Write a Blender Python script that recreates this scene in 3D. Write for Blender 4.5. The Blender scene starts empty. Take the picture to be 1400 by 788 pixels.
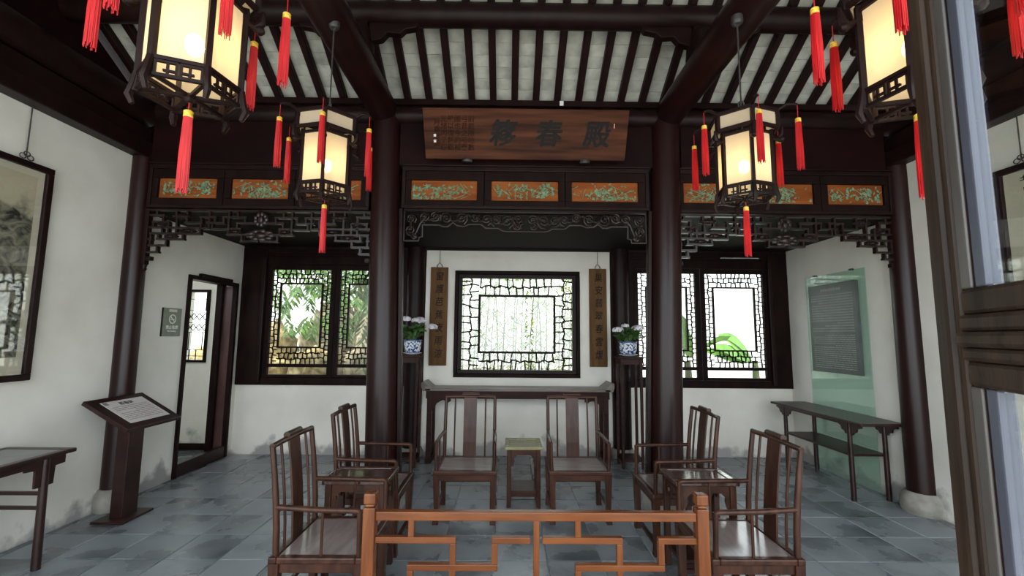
import bpy, math, random
from mathutils import Vector, Matrix, Euler
from mathutils.bvhtree import BVHTree
random.seed(7)
PI = math.pi
R = math.radians
scene = bpy.context.scene
col = scene.collection

# ------------------------------------------------------------------ camera
FPX = 605.0
CAM_H = 1.68
pitch, yaw, roll = R(6.05), R(0.55), R(0.5)
fw = Vector((math.sin(yaw) * math.cos(pitch), math.cos(yaw) * math.cos(pitch), math.sin(pitch)))
rt0 = Vector((math.cos(yaw), -math.sin(yaw), 0))
up0 = rt0.cross(fw)
rt = rt0 * math.cos(roll) + up0 * math.sin(roll)
upv = -rt0 * math.sin(roll) + up0 * math.cos(roll)
cam_data = bpy.data.cameras.new('camera')
cam_data.sensor_fit = 'HORIZONTAL'
cam_data.sensor_width = 36.0
cam_data.lens = FPX / 1400 * 36.0
cam_data.clip_start = 0.02
cam_data.clip_end = 200
cam = bpy.data.objects.new('camera', cam_data)
col.objects.link(cam)
cam.matrix_world = Matrix(((rt.x, upv.x, -fw.x, 0), (rt.y, upv.y, -fw.y, 0), (rt.z, upv.z, -fw.z, CAM_H), (0, 0, 0, 1)))
scene.camera = cam

# ------------------------------------------------------------------ world, sun, exposure
world = bpy.data.worlds.new('world')
scene.world = world
world.use_nodes = True
bg = world.node_tree.nodes['Background']
bg.inputs[0].default_value = (0.86, 0.93, 1.0, 1)
bg.inputs[1].default_value = 2.6
sun_data = bpy.data.lights.new('sun', 'SUN')
sun_data.energy = 3.2
sun_data.angle = R(3)
sun_data.color = (1.0, 0.95, 0.87)
sun = bpy.data.objects.new('sun', sun_data)
col.objects.link(sun)
sun.rotation_euler = (R(27), 0, R(-14))      # high noon sun from behind the viewer
scene.view_settings.view_transform = 'Standard'
scene.view_settings.look = 'None'
scene.view_settings.exposure = 0.95
scene.view_settings.gamma = 1.0
scene.view_settings.use_curve_mapping = False
scene.cycles.max_bounces = 10
scene.cycles.diffuse_bounces = 6
scene.cycles.transparent_max_bounces = 24
scene.cycles.caustics_reflective = False
scene.cycles.caustics_refractive = False
scene.cycles.sample_clamp_indirect = 6.0

# ------------------------------------------------------------------ materials
def srgb(r, g, b):
    def f(c):
        c /= 255
        return c / 12.92 if c <= 0.04045 else ((c + 0.055) / 1.055) ** 2.4
    return (f(r), f(g), f(b), 1)

def new_mat(name):
    m = bpy.data.materials.new(name)
    m.use_nodes = True
    nt = m.node_tree
    return m, nt, nt.nodes['Principled BSDF'], nt.nodes['Material Output']

def noise_mat(name, c1, c2, scale=(4, 4, 4), rough=0.5, detail=6, bump=0.0, lo=0.35, hi=0.65, spec=0.5, coat=0.0, obj_random=0.0, rough2=None, coat_rough=0.15):
    m, nt, p, out = new_mat(name)
    tc = nt.nodes.new('ShaderNodeTexCoord')
    mp = nt.nodes.new('ShaderNodeMapping')
    mp.inputs['Scale'].default_value = scale
    nz = nt.nodes.new('ShaderNodeTexNoise')
    nz.inputs['Scale'].default_value = 1.0
    nz.inputs['Detail'].default_value = detail
    nt.links.new(tc.outputs['Object'], mp.inputs[0])
    vec = mp.outputs[0]
    if obj_random:
        oi = nt.nodes.new('ShaderNodeObjectInfo')
        ad = nt.nodes.new('ShaderNodeVectorMath')
        ad.operation = 'ADD'
        sc = nt.nodes.new('ShaderNodeVectorMath')
        sc.operation = 'SCALE'
        sc.inputs[3].default_value = 37.0
        cx = nt.nodes.new('ShaderNodeCombineXYZ')
        for k in range(3):
            nt.links.new(oi.outputs['Random'], cx.inputs[k])
        nt.links.new(cx.outputs[0], sc.inputs[0])
        nt.links.new(mp.outputs[0], ad.inputs[0])
        nt.links.new(sc.outputs[0], ad.inputs[1])
        vec = ad.outputs[0]
    nt.links.new(vec, nz.inputs['Vector'])
    cr = nt.nodes.new('ShaderNodeValToRGB')
    cr.color_ramp.elements[0].position = lo
    cr.color_ramp.elements[1].position = hi
    cr.color_ramp.elements[0].color = c1
    cr.color_ramp.elements[1].color = c2
    nt.links.new(nz.outputs['Fac'], cr.inputs[0])
    colour = cr.outputs[0]
    if obj_random:
        hs = nt.nodes.new('ShaderNodeHueSaturation')
        ma = nt.nodes.new('ShaderNodeMapRange')
        ma.inputs[3].default_value = 1 - obj_random
        ma.inputs[4].default_value = 1 + obj_random
        nt.links.new(oi.outputs['Random'], ma.inputs[0])
        nt.links.new(ma.outputs[0], hs.inputs['Value'])
        nt.links.new(colour, hs.inputs['Color'])
        colour = hs.outputs[0]
    nt.links.new(colour, p.inputs['Base Color'])
    p.inputs['Roughness'].default_value = rough
    if rough2 is not None:
        mr = nt.nodes.new('ShaderNodeMapRange')
        mr.inputs[1].default_value = lo
        mr.inputs[2].default_value = hi
        mr.inputs[3].default_value = rough2
        mr.inputs[4].default_value = rough
        nt.links.new(nz.outputs['Fac'], mr.inputs[0])
        nt.links.new(mr.outputs[0], p.inputs['Roughness'])
    p.inputs['Specular IOR Level'].default_value = spec
    if coat:
        p.inputs['Coat Weight'].default_value = coat
        p.inputs['Coat Roughness'].default_value = coat_rough
    if bump:
        b = nt.nodes.new('ShaderNodeBump')
        b.inputs['Strength'].default_value = bump
        b.inputs['Distance'].default_value = 0.01
        nt.links.new(nz.outputs['Fac'], b.inputs['Height'])
        nt.links.new(b.outputs[0], p.inputs['Normal'])
    return m

M = {}
M['lacquer'] = noise_mat('dark_lacquer', srgb(22, 11, 10), srgb(34, 18, 16), (6, 6, 6), 0.42, spec=0.16)
M['carving'] = noise_mat('carving_lacquer', srgb(24, 13, 11), srgb(38, 22, 19), (12, 12, 12), 0.28, spec=0.36)
M['column'] = noise_mat('column_lacquer', srgb(28, 11, 10), srgb(40, 18, 16), (3, 3, 0.7), 0.32, spec=0.28)
M['rafter'] = noise_mat('rafter_wood', srgb(26, 11, 11), srgb(36, 17, 16), (5, 5, 5), 0.55, spec=0.15)
M['soffit'] = noise_mat('soffit_board', srgb(12, 8, 7), srgb(20, 13, 12), (3, 3, 3), 0.7, spec=0.15)
M['eave'] = noise_mat('eave_board', srgb(22, 9, 9), srgb(34, 14, 14), (1.5, 6, 6), 0.5, spec=0.1)
M['frame_dark'] = noise_mat('window_wood', srgb(22, 13, 12), srgb(34, 21, 18), (9, 9, 3), 0.5, spec=0.07)
M['chair'] = noise_mat('chair_wood', srgb(44, 26, 19), srgb(70, 43, 31), (22, 22, 4), 0.28, spec=0.22)
M['chair_x'] = noise_mat('chair_wood_cross', srgb(44, 26, 19), srgb(70, 43, 31), (4, 22, 22), 0.28, spec=0.22)
M['seat'] = noise_mat('seat_panel', srgb(126, 114, 112), srgb(146, 134, 130), (4, 18, 8), 0.24, coat=0.45)  # grey reflections on the wooden seats are put into this base colour
M['table_top'] = noise_mat('table_top_wood', srgb(52, 32, 25), srgb(74, 48, 38), (4, 18, 8), 0.2, coat=0.6, coat_rough=0.08)
M['rail'] = noise_mat('orange_wood', srgb(88, 45, 20), srgb(116, 66, 32), (3, 26, 26), 0.25, spec=0.3)
M['rail_v'] = noise_mat('orange_wood_upright', srgb(88, 45, 20), srgb(116, 66, 32), (26, 26, 3), 0.25, spec=0.3)
M['altar'] = noise_mat('altar_wood', srgb(36, 19, 16), srgb(54, 30, 25), (3, 16, 16), 0.4, spec=0.12)
M['altar_top'] = noise_mat('altar_top_wood', srgb(96, 84, 76), srgb(122, 110, 100), (2, 16, 16), 0.35)  # pale highlight along the altar table's top, painted into its wood colour
M['table_dark'] = noise_mat('dark_table_wood', srgb(34, 19, 16), srgb(52, 30, 26), (12, 4, 12), 0.32, spec=0.35)
M['stone_top'] = noise_mat('grey_stone_top', srgb(112, 116, 114), srgb(138, 142, 138), (5, 5, 5), 0.3)
M['plaque'] = noise_mat('plaque_wood', srgb(48, 25, 14), srgb(90, 52, 32), (1.2, 16, 16), 0.6, detail=8, spec=0.12)
M['couplet'] = noise_mat('couplet_wood', srgb(86, 60, 35), srgb(106, 78, 47), (14, 14, 2), 0.6, spec=0.12)
M['ink'] = noise_mat('ink', srgb(14, 13, 11), srgb(24, 22, 18), (9, 9, 9), 0.6, spec=0.2)
M['ink_faint'] = noise_mat('faint_ink', srgb(40, 20, 11), srgb(56, 30, 18), (9, 9, 9), 0.7, spec=0.08)
M['orange'] = noise_mat('orange_panel', srgb(120, 60, 24), srgb(150, 84, 38), (2, 14, 20), 0.6, spec=0.15)
M['verdigris'] = noise_mat('green_carving', srgb(92, 122, 92), srgb(132, 156, 122), (30, 30, 30), 0.6)
M['stone'] = noise_mat('plinth_stone', srgb(128, 124, 116), srgb(160, 156, 146), (8, 8, 8), 0.8, bump=0.3)
M['brick'] = noise_mat('roof_brick', srgb(148, 148, 140), srgb(192, 192, 182), (7, 7, 7), 0.85, obj_random=0.08, lo=0.25, hi=0.6)
M['tile'] = noise_mat('slate_tile', srgb(78, 84, 89), srgb(134, 141, 146), (2.2, 2.2, 2.2), 0.34, detail=9, obj_random=0.12, rough2=0.17, lo=0.3, hi=0.58, bump=0.05)
M['grout'] = noise_mat('grout', srgb(140, 144, 142), srgb(168, 172, 170), (12, 12, 12), 0.8)
M['red'] = noise_mat('red_silk', srgb(166, 10, 16), srgb(200, 22, 28), (60, 60, 8), 0.55)
M['gold'] = noise_mat('gold_band', srgb(206, 160, 40), srgb(240, 206, 90), (80, 80, 80), 0.35)
M['iron'] = noise_mat('iron', srgb(40, 38, 36), srgb(66, 62, 58), (20, 20, 20), 0.45)
M['porcelain'] = noise_mat('white_porcelain', srgb(226, 230, 232), srgb(240, 242, 242), (9, 9, 9), 0.15)
M['pot'] = noise_mat('blue_white_porcelain', srgb(44, 66, 120), srgb(222, 228, 234), (38, 38, 38), 0.15, detail=2, lo=0.46, hi=0.52)
M['cobalt'] = noise_mat('cobalt_band', srgb(40, 60, 112), srgb(84, 106, 156), (60, 60, 60), 0.15)
M['leaf'] = noise_mat('leaf', srgb(46, 84, 34), srgb(84, 126, 54), (20, 20, 20), 0.5)
M['petal'] = noise_mat('petal', srgb(206, 200, 208), srgb(232, 228, 234), (20, 20, 20), 0.6)
M['sign_grey'] = noise_mat('sign_grey', srgb(112, 118, 104), srgb(120, 126, 112), (20, 20, 20), 0.4)
M['white_print'] = noise_mat('white_print', srgb(226, 226, 216), srgb(236, 236, 226), (9, 9, 9), 0.5)
M['sheet'] = noise_mat('paper_sheet', srgb(206, 198, 196), srgb(216, 208, 206), (4, 4, 4), 0.4)
M['grey_print'] = noise_mat('grey_print', srgb(128, 120, 120), srgb(146, 138, 138), (30, 30, 30), 0.5)
M['pale_print'] = noise_mat('engraved_print', srgb(128, 134, 126), srgb(146, 152, 144), (9, 9, 9), 0.5)
M['slate'] = noise_mat('inscription_slate', srgb(70, 77, 74), srgb(84, 91, 87), (5, 5, 5), 0.35)
M['door_wood'] = noise_mat('weathered_door_wood', srgb(30, 22, 17), srgb(58, 44, 34), (30, 30, 2.5), 0.5, detail=9, bump=0.3, spec=0.2)
M['strip_grey'] = noise_mat('grey_strip', srgb(62, 59, 57), srgb(84, 80, 76), (16, 16, 2), 0.4)
M['strip_blue'] = noise_mat('blue_grey_strip', srgb(64, 67, 78), srgb(82, 85, 98), (8, 8, 2), 0.4)
M['red_door'] = noise_mat('door_board', srgb(62, 40, 38), srgb(84, 58, 55), (12, 12, 2), 0.4)
M['mat_cream'] = noise_mat('mount_silk', srgb(206, 200, 176), srgb(214, 208, 186), (6, 6, 6), 0.6)
M['rock'] = noise_mat('garden_rock', srgb(96, 80, 48), srgb(184, 166, 120), (7, 7, 7), 0.9, bump=1.0)
M['rock_grey'] = noise_mat('grey_garden_rock', srgb(112, 100, 76), srgb(186, 174, 146), (7, 7, 7), 0.9, bump=1.0)
M['outleaf'] = noise_mat('garden_leaf', srgb(46, 82, 26), srgb(92, 126, 50), (3, 3, 3), 0.5)
M['bamboo_leaf'] = noise_mat('bamboo_leaf', srgb(66, 86, 10), srgb(104, 122, 26), (3, 3, 3), 0.6, spec=0.2)
M['culm'] = noise_mat('bamboo_culm', srgb(44, 56, 16), srgb(70, 82, 30), (3, 3, 6), 0.6, spec=0.2)
M['banana'] = noise_mat('banana_leaf', srgb(58, 104, 26), srgb(106, 150, 54), (2, 2, 2), 0.45)
M['bark'] = noise_mat('bark', srgb(96, 82, 64), srgb(130, 112, 90), (14, 14, 4), 0.9)
M['ground'] = noise_mat('garden_ground', srgb(150, 146, 130), srgb(186, 180, 166), (2, 2, 2), 0.95)
M['court'] = noise_mat('courtyard_paving', srgb(170, 168, 160), srgb(196, 194, 186), (2, 2, 2), 0.9)
M['white_wall'] = noise_mat('garden_wall_lime', srgb(228, 230, 226), srgb(240, 242, 238), (2, 2, 2), 0.9)
M['tag'] = noise_mat('paper_tag', srgb(230, 230, 226), srgb(240, 240, 236), (3, 3, 3), 0.6)
M['seal'] = noise_mat('seal_red', srgb(196, 150, 130), srgb(212, 170, 150), (60, 60, 60), 0.6)

def plaster():
    m, nt, p, out = new_mat('lime_plaster')
    tc = nt.nodes.new('ShaderNodeTexCoord')
    n1 = nt.nodes.new('ShaderNodeTexNoise'); n1.inputs['Scale'].default_value = 1.3; n1.inputs['Detail'].default_value = 8
    n2 = nt.nodes.new('ShaderNodeTexNoise'); n2.inputs['Scale'].default_value = 3.2; n2.inputs['Detail'].default_value = 7
    nt.links.new(tc.outputs['Object'], n1.inputs['Vector']); nt.links.new(tc.outputs['Object'], n2.inputs['Vector'])
    cr = nt.nodes.new('ShaderNodeValToRGB')
    cr.color_ramp.elements[0].position = 0.3; cr.color_ramp.elements[0].color = srgb(214, 210, 198)
    cr.color_ramp.elements[1].position = 0.6; cr.color_ramp.elements[1].color = srgb(232, 229, 219)
    nt.links.new(n1.outputs['Fac'], cr.inputs[0])
    sp = nt.nodes.new('ShaderNodeSeparateXYZ'); nt.links.new(tc.outputs['Object'], sp.inputs[0])
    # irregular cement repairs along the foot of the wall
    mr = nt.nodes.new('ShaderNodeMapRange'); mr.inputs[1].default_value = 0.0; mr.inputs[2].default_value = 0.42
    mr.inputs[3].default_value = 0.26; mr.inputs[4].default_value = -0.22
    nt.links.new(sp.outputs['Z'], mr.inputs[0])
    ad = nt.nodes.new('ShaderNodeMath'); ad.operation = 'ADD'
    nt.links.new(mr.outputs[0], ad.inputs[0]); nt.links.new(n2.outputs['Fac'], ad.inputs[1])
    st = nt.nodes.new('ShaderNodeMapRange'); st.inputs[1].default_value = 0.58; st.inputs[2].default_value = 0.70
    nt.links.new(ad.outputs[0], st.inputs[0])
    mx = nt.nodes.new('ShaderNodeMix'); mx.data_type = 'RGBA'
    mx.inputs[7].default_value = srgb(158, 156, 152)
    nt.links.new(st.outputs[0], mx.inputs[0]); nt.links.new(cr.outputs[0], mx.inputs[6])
    nt.links.new(mx.outputs[2], p.inputs['Base Color'])
    p.inputs['Roughness'].default_value = 0.8
    b = nt.nodes.new('ShaderNodeBump'); b.inputs['Strength'].default_value = 0.25; b.inputs['Distance'].default_value = 0.02
    nt.links.new(n2.outputs['Fac'], b.inputs['Height']); nt.links.new(b.outputs[0], p.inputs['Normal'])
    return m
M['plaster'] = plaster()

def pane(name, tint, gloss=0.09, rough=0.02, body=0.0):
    m, nt, p, out = new_mat(name)
    nt.nodes.remove(p)
    t = nt.nodes.new('ShaderNodeBsdfTransparent'); t.inputs[0].default_value = tint
    g = nt.nodes.new('ShaderNodeBsdfGlossy'); g.inputs['Roughness'].default_value = rough
    g.inputs[0].default_value = (1, 1, 1, 1)
    mix = nt.nodes.new('ShaderNodeMixShader'); mix.inputs[0].default_value = gloss
    nt.links.new(t.outputs[0], mix.inputs[1]); nt.links.new(g.outputs[0], mix.inputs[2])
    last = mix
    if body:
        d = nt.nodes.new('ShaderNodeBsdfDiffuse'); d.inputs[0].default_value = tint
        mix2 = nt.nodes.new('ShaderNodeMixShader'); mix2.inputs[0].default_value = body
        nt.links.new(mix.outputs[0], mix2.inputs[1]); nt.links.new(d.outputs[0], mix2.inputs[2])
        last = mix2
    nt.links.new(last.outputs[0], out.inputs[0])
    return m
M['glass'] = pane('window_glass', (0.97, 0.985, 0.975, 1), 0.06)
M['green_glass'] = pane('green_glass', (0.84, 0.95, 0.89, 1), 0.09, 0.02, 0.10)
M['picture_glass'] = pane('picture_glass', (0.98, 0.98, 0.98, 1), 0.07, 0.01)

def silk():
    m, nt, p, out = new_mat('lantern_silk')
    nt.nodes.remove(p)
    t = nt.nodes.new('ShaderNodeBsdfTransparent'); t.inputs[0].default_value = (1, 0.93, 0.8, 1)
    tl = nt.nodes.new('ShaderNodeBsdfTranslucent'); tl.inputs[0].default_value = srgb(250, 226, 178)
    d = nt.nodes.new('ShaderNodeBsdfDiffuse'); d.inputs[0].default_value = srgb(232, 222, 202)
    a = nt.nodes.new('ShaderNodeMixShader'); a.inputs[0].default_value = 0.45
    b = nt.nodes.new('ShaderNodeMixShader'); b.inputs[0].default_value = 0.12
    nt.links.new(tl.outputs[0], a.inputs[1]); nt.links.new(d.outputs[0], a.inputs[2])
    nt.links.new(a.outputs[0], b.inputs[1]); nt.links.new(t.outputs[0], b.inputs[2])
    nt.links.new(b.outputs[0], out.inputs[0])
    return m
M['silk'] = silk()

def bulb_mat():
    m, nt, p, out = new_mat('bulb')
    p.inputs['Base Color'].default_value = (1, 0.9, 0.7, 1)
    p.inputs['Emission Color'].default_value = (1, 0.74, 0.40, 1)
    p.inputs['Emission Strength'].default_value = 11
    return m
M['bulb'] = bulb_mat()

def ink_landscape(name, seed):
    m, nt, p, out = new_mat(name)
    tc = nt.nodes.new('ShaderNodeTexCoord')
    mp = nt.nodes.new('ShaderNodeMapping'); mp.inputs['Location'].default_value = (seed, seed * 2, 0)
    nt.links.new(tc.outputs['Object'], mp.inputs[0])
    n1 = nt.nodes.new('ShaderNodeTexNoise'); n1.inputs['Scale'].default_value = 2.4; n1.inputs['Detail'].default_value = 10; n1.inputs['Distortion'].default_value = 1.2
    n2 = nt.nodes.new('ShaderNodeTexNoise'); n2.inputs['Scale'].default_value = 9; n2.inputs['Detail'].default_value = 10; n2.inputs['Distortion'].default_value = 2.0
    nt.links.new(mp.outputs[0], n1.inputs['Vector']); nt.links.new(mp.outputs[0], n2.inputs['Vector'])
    sp = nt.nodes.new('ShaderNodeSeparateXYZ'); nt.links.new(tc.outputs['Object'], sp.inputs[0])
    mr = nt.nodes.new('ShaderNodeMapRange'); mr.inputs[1].default_value = 0.30; mr.inputs[2].default_value = 0.72
    mr.inputs[3].default_value = 0.14; mr.inputs[4].default_value = -0.24
    nt.links.new(sp.outputs['Z'], mr.inputs[0])
    a = nt.nodes.new('ShaderNodeMath'); a.operation = 'ADD'; nt.links.new(n1.outputs['Fac'], a.inputs[0]); nt.links.new(mr.outputs[0], a.inputs[1])
    st = nt.nodes.new('ShaderNodeMapRange'); st.inputs[1].default_value = 0.42; st.inputs[2].default_value = 0.58
    nt.links.new(a.outputs[0], st.inputs[0])
    cr = nt.nodes.new('ShaderNodeValToRGB')
    cr.color_ramp.elements[0].position = 0.38; cr.color_ramp.elements[0].color = srgb(38, 40, 36)
    cr.color_ramp.elements[1].position = 0.66; cr.color_ramp.elements[1].color = srgb(150, 146, 124)
    nt.links.new(n2.outputs['Fac'], cr.inputs[0])
    mx = nt.nodes.new('ShaderNodeMix'); mx.data_type = 'RGBA'; mx.inputs[6].default_value = srgb(196, 188, 160)
    nt.links.new(st.outputs[0], mx.inputs[0]); nt.links.new(cr.outputs[0], mx.inputs[7])
    nt.links.new(mx.outputs[2], p.inputs['Base Color'])
    p.inputs['Roughness'].default_value = 0.6
    return m
M['landscape'] = ink_landscape('ink_landscape', 1.7)

# ------------------------------------------------------------------ mesh helpers
class MB:
    def __init__(s): s.v = []; s.f = []
    def add(s, vs, fs, mat=None):
        b = len(s.v)
        s.v += [tuple(mat @ Vector(p)) if mat else tuple(p) for p in vs]
        s.f += [tuple(i + b for i in f) for f in fs]
        return s
    def box(s, x0, x1, y0, y1, z0, z1, mat=None):
        vs = [(x, y, z) for z in (z0, z1) for y in (y0, y1) for x in (x0, x1)]
        return s.add(vs, [(0, 2, 3, 1), (4, 5, 7, 6), (0, 1, 5, 4), (2, 6, 7, 3), (0, 4, 6, 2), (1, 3, 7, 5)], mat)
    def cbox(s, c, d, mat=None):
        return s.box(c[0] - d[0] / 2, c[0] + d[0] / 2, c[1] - d[1] / 2, c[1] + d[1] / 2, c[2] - d[2] / 2, c[2] + d[2] / 2, mat)
    def bar(s, p, q, w, h, side=None):
        p, q = Vector(p), Vector(q); d = (q - p).normalized()
        ref = Vector(side) if side else (Vector((0, 0, 1)) if abs(d.z) < 0.9 else Vector((0, 1, 0)))
        a = d.cross(ref).normalized() * w / 2; b = a.cross(d).normalized() * h / 2
        vs = [p - a - b, p + a - b, p + a + b, p - a + b, q - a - b, q + a - b, q + a + b, q - a + b]
        return s.add(vs, [(0, 3, 2, 1), (4, 5, 6, 7), (0, 1, 5, 4), (1, 2, 6, 5), (2, 3, 7, 6), (3, 0, 4, 7)])
    def tube(s, pts, r, n=10, caps=True):
        pts = [Vector(p) for p in pts]; k = len(pts)
        rs = r if isinstance(r, (list, tuple)) else [r] * k
        t0 = (pts[1] - pts[0]).normalized()
        ref = Vector((0, 0, 1)) if abs(t0.z) < 0.9 else Vector((1, 0, 0))
        a = t0.cross(ref).normalized()
        b0 = len(s.v)
        for i, p in enumerate(pts):
            if i == 0: t = t0
            elif i == k - 1: t = (pts[i] - pts[i - 1]).normalized()
            else: t = (pts[i + 1] - pts[i - 1]).normalized()
            a = (a - t * a.dot(t)).normalized(); b = t.cross(a)
            for j in range(n):
                th = 2 * PI * j / n
                s.v.append(tuple(p + (a * math.cos(th) + b * math.sin(th)) * rs[i]))
        for i in range(k - 1):
            for j in range(n):
                s.f.append((b0 + i * n + j, b0 + i * n + (j + 1) % n, b0 + (i + 1) * n + (j + 1) % n, b0 + (i + 1) * n + j))
        if caps:
            s.f.append(tuple(b0 + j for j in reversed(range(n))))
            s.f.append(tuple(b0 + (k - 1) * n + j for j in range(n)))
        return s
    def lathe(s, prof, n=20, c=(0, 0, 0), cap=True, rib=0.0):
        b0 = len(s.v); k = len(prof)
        for (r, z) in prof:
            for j in range(n):
                th = 2 * PI * j / n
                rr = r * (1 - rib if j % 2 else 1)
                s.v.append((c[0] + rr * math.cos(th), c[1] + rr * math.sin(th), c[2] + z))
        for i in range(k - 1):
            for j in range(n):
                s.f.append((b0 + i * n + j, b0 + i * n + (j + 1) % n, b0 + (i + 1) * n + (j + 1) % n, b0 + (i + 1) * n + j))
        if cap:
            s.f.append(tuple(b0 + j for j in reversed(range(n))))
            s.f.append(tuple(b0 + (k - 1) * n + j for j in range(n)))
        return s
    def prism(s, poly, y0, y1, mat=None):
        """polygon in x,z extruded along y"""
        n = len(poly)
        vs = [(x, y0, z) for x, z in poly] + [(x, y1, z) for x, z in poly]
        fs = [tuple(range(n)), tuple(range(2 * n - 1, n - 1, -1))] + [(i, i + n, (i + 1) % n + n, (i + 1) % n) for i in range(n)]
        return s.add(vs, fs, mat)
    def ball(s, c, r, n=10, m=6):
        rx, ry, rz = r if isinstance(r, (list, tuple)) else (r, r, r)
        b0 = len(s.v)
        s.v.append((c[0], c[1], c[2] - rz))
        for i in range(1, m):
            ph = -PI / 2 + PI * i / m
            for j in range(n):
                th = 2 * PI * j / n
                s.v.append((c[0] + rx * math.cos(ph) * math.cos(th), c[1] + ry * math.cos(ph) * math.sin(th), c[2] + rz * math.sin(ph)))
        s.v.append((c[0], c[1], c[2] + rz))
        for j in range(n): s.f.append((b0, b0 + 1 + (j + 1) % n, b0 + 1 + j))
        for i in range(m - 2):
            for j in range(n):
                a = b0 + 1 + i * n
                s.f.append((a + j, a + (j + 1) % n, a + n + (j + 1) % n, a + n + j))
        a = b0 + 1 + (m - 2) * n; top = len(s.v) - 1
        for j in range(n): s.f.append((a + j, a + (j + 1) % n, top))
        return s
    def leaf(s, p, d, nrm, L, W, droop=0.0):
        p, d, nrm = Vector(p), Vector(d).normalized(), Vector(nrm)
        sd = d.cross(nrm)
        if sd.length < 1e-3: sd = d.cross(Vector((0.3, 0.5, 0.8)))
        sd.normalize(); dn = Vector((0, 0, -1)) * droop * L
        vs = [p, p + d * L * 0.4 + sd * W / 2 + dn * 0.3, p + d * L + dn, p + d * L * 0.4 - sd * W / 2 + dn * 0.3]
        return s.add(vs, [(0, 1, 2), (0, 2, 3)])
    def build(s, name, mat, parent=None, smooth=False, bevel=0.0, loc=None):
        me = bpy.data.meshes.new(name)
        me.from_pydata(s.v, [], s.f)
        me.materials.append(M[mat] if isinstance(mat, str) else mat)
        me.update()
        if smooth:
            for p in me.polygons: p.use_smooth = True
            try: me.set_sharp_from_angle(angle=R(40))
            except Exception: pass
        o = bpy.data.objects.new(name, me)
        col.objects.link(o)
        if parent: o.parent = parent
        if loc: o.location = loc
        if bevel:
            b = o.modifiers.new('bevel', 'BEVEL'); b.width = bevel; b.segments = 2; b.limit_method = 'ANGLE'
        return o

def tag(o, label=None, cat=None, group=None, kind=None):
    if label: o['label'] = label
    if cat: o['category'] = cat
    if group: o['group'] = group
    if kind: o['kind'] = kind
    return o

def thing(name, label, cat, loc=(0, 0, 0), rz=0.0, group=None):
    o = bpy.data.objects.new(name, None)
    o.empty_display_size = 0.1
    col.objects.link(o)
    o.location = loc; o.rotation_euler = (0, 0, rz)
    return tag(o, label, cat, group)

def struct(name, label=None):
    o = bpy.data.objects.new(name, None)
    col.objects.link(o)
    return tag(o, label, None, None, 'structure')

def copy_tree(o, parent=None):
    c = o.copy(); col.objects.link(c)
    if parent: c.parent = parent
    for ch in list(o.children): copy_tree(ch, c)
    return c

def text(name, body, size, mat, parent, loc, rot, ext=0.001, offset=0.0, shear=0.0, line=1.0, sx=1.0, bold=0.0):
    c = bpy.data.curves.new(name, 'FONT')
    c.body = body; c.size = size; c.extrude = ext; c.offset = offset; c.shear = shear
    c.align_x = 'CENTER'; c.align_y = 'CENTER'; c.space_line = line
    c.resolution_u = 2
    o = bpy.data.objects.new(name, c); col.objects.link(o)
    bpy.context.view_layer.update()
    me = bpy.data.meshes.new_from_object(o.evaluated_get(bpy.context.evaluated_depsgraph_get()))
    bpy.data.objects.remove(o)
    if bold:
        vs = [v.co.copy() for v in me.vertices]; fs = [tuple(p.vertices) for p in me.polygons]; n = len(vs); V = []; Fs = []
        for q, (dx, dy) in enumerate(((-bold, -bold), (bold, -bold * 0.6), (-bold, bold * 0.6), (bold, bold), (0, 0))):
            V += [(v.x + dx, v.y + dy, v.z + q * 0.00015) for v in vs]; Fs += [tuple(i + q * n for i in f) for f in fs]
        me = bpy.data.meshes.new(name); me.from_pydata(V, [], Fs)
    me.materials.clear(); me.materials.append(M[mat])
    m = bpy.data.objects.new(name, me); col.objects.link(m)
    m.parent = parent; m.location = loc; m.rotation_euler = rot; m.scale = (sx, 1, 1)
    return m
FACE_FRONT = (R(90), 0, 0)             # reads looking +Y
FACE_PX = (R(90), 0, R(90))            # on the wall at -X, reads looking -X
FACE_NX = (R(90), 0, R(-90))

def lines_print(mb, x0, x1, z0, z1, rows, h, rnd, fill=0.9, seg=(0.02, 0.06), y=0.0, t=0.0008):
    for i in range(rows):
        z = z1 - (z1 - z0) * (i + 0.5) / rows
        x = x0
        end = x1 if rnd.random() < fill else x0 + (x1 - x0) * rnd.uniform(0.3, 0.85)
        while x < end - 0.005:
            w = min(rnd.uniform(*seg), end - x)
            mb.box(x, x + w * 0.86, y - t, y, z - h / 2, z + h / 2)
            x += w

# ------------------------------------------------------------------ room constants
XL, XR, YC, YB = -3.83, 4.08, 4.45, 6.40
XM = 0.15

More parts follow.
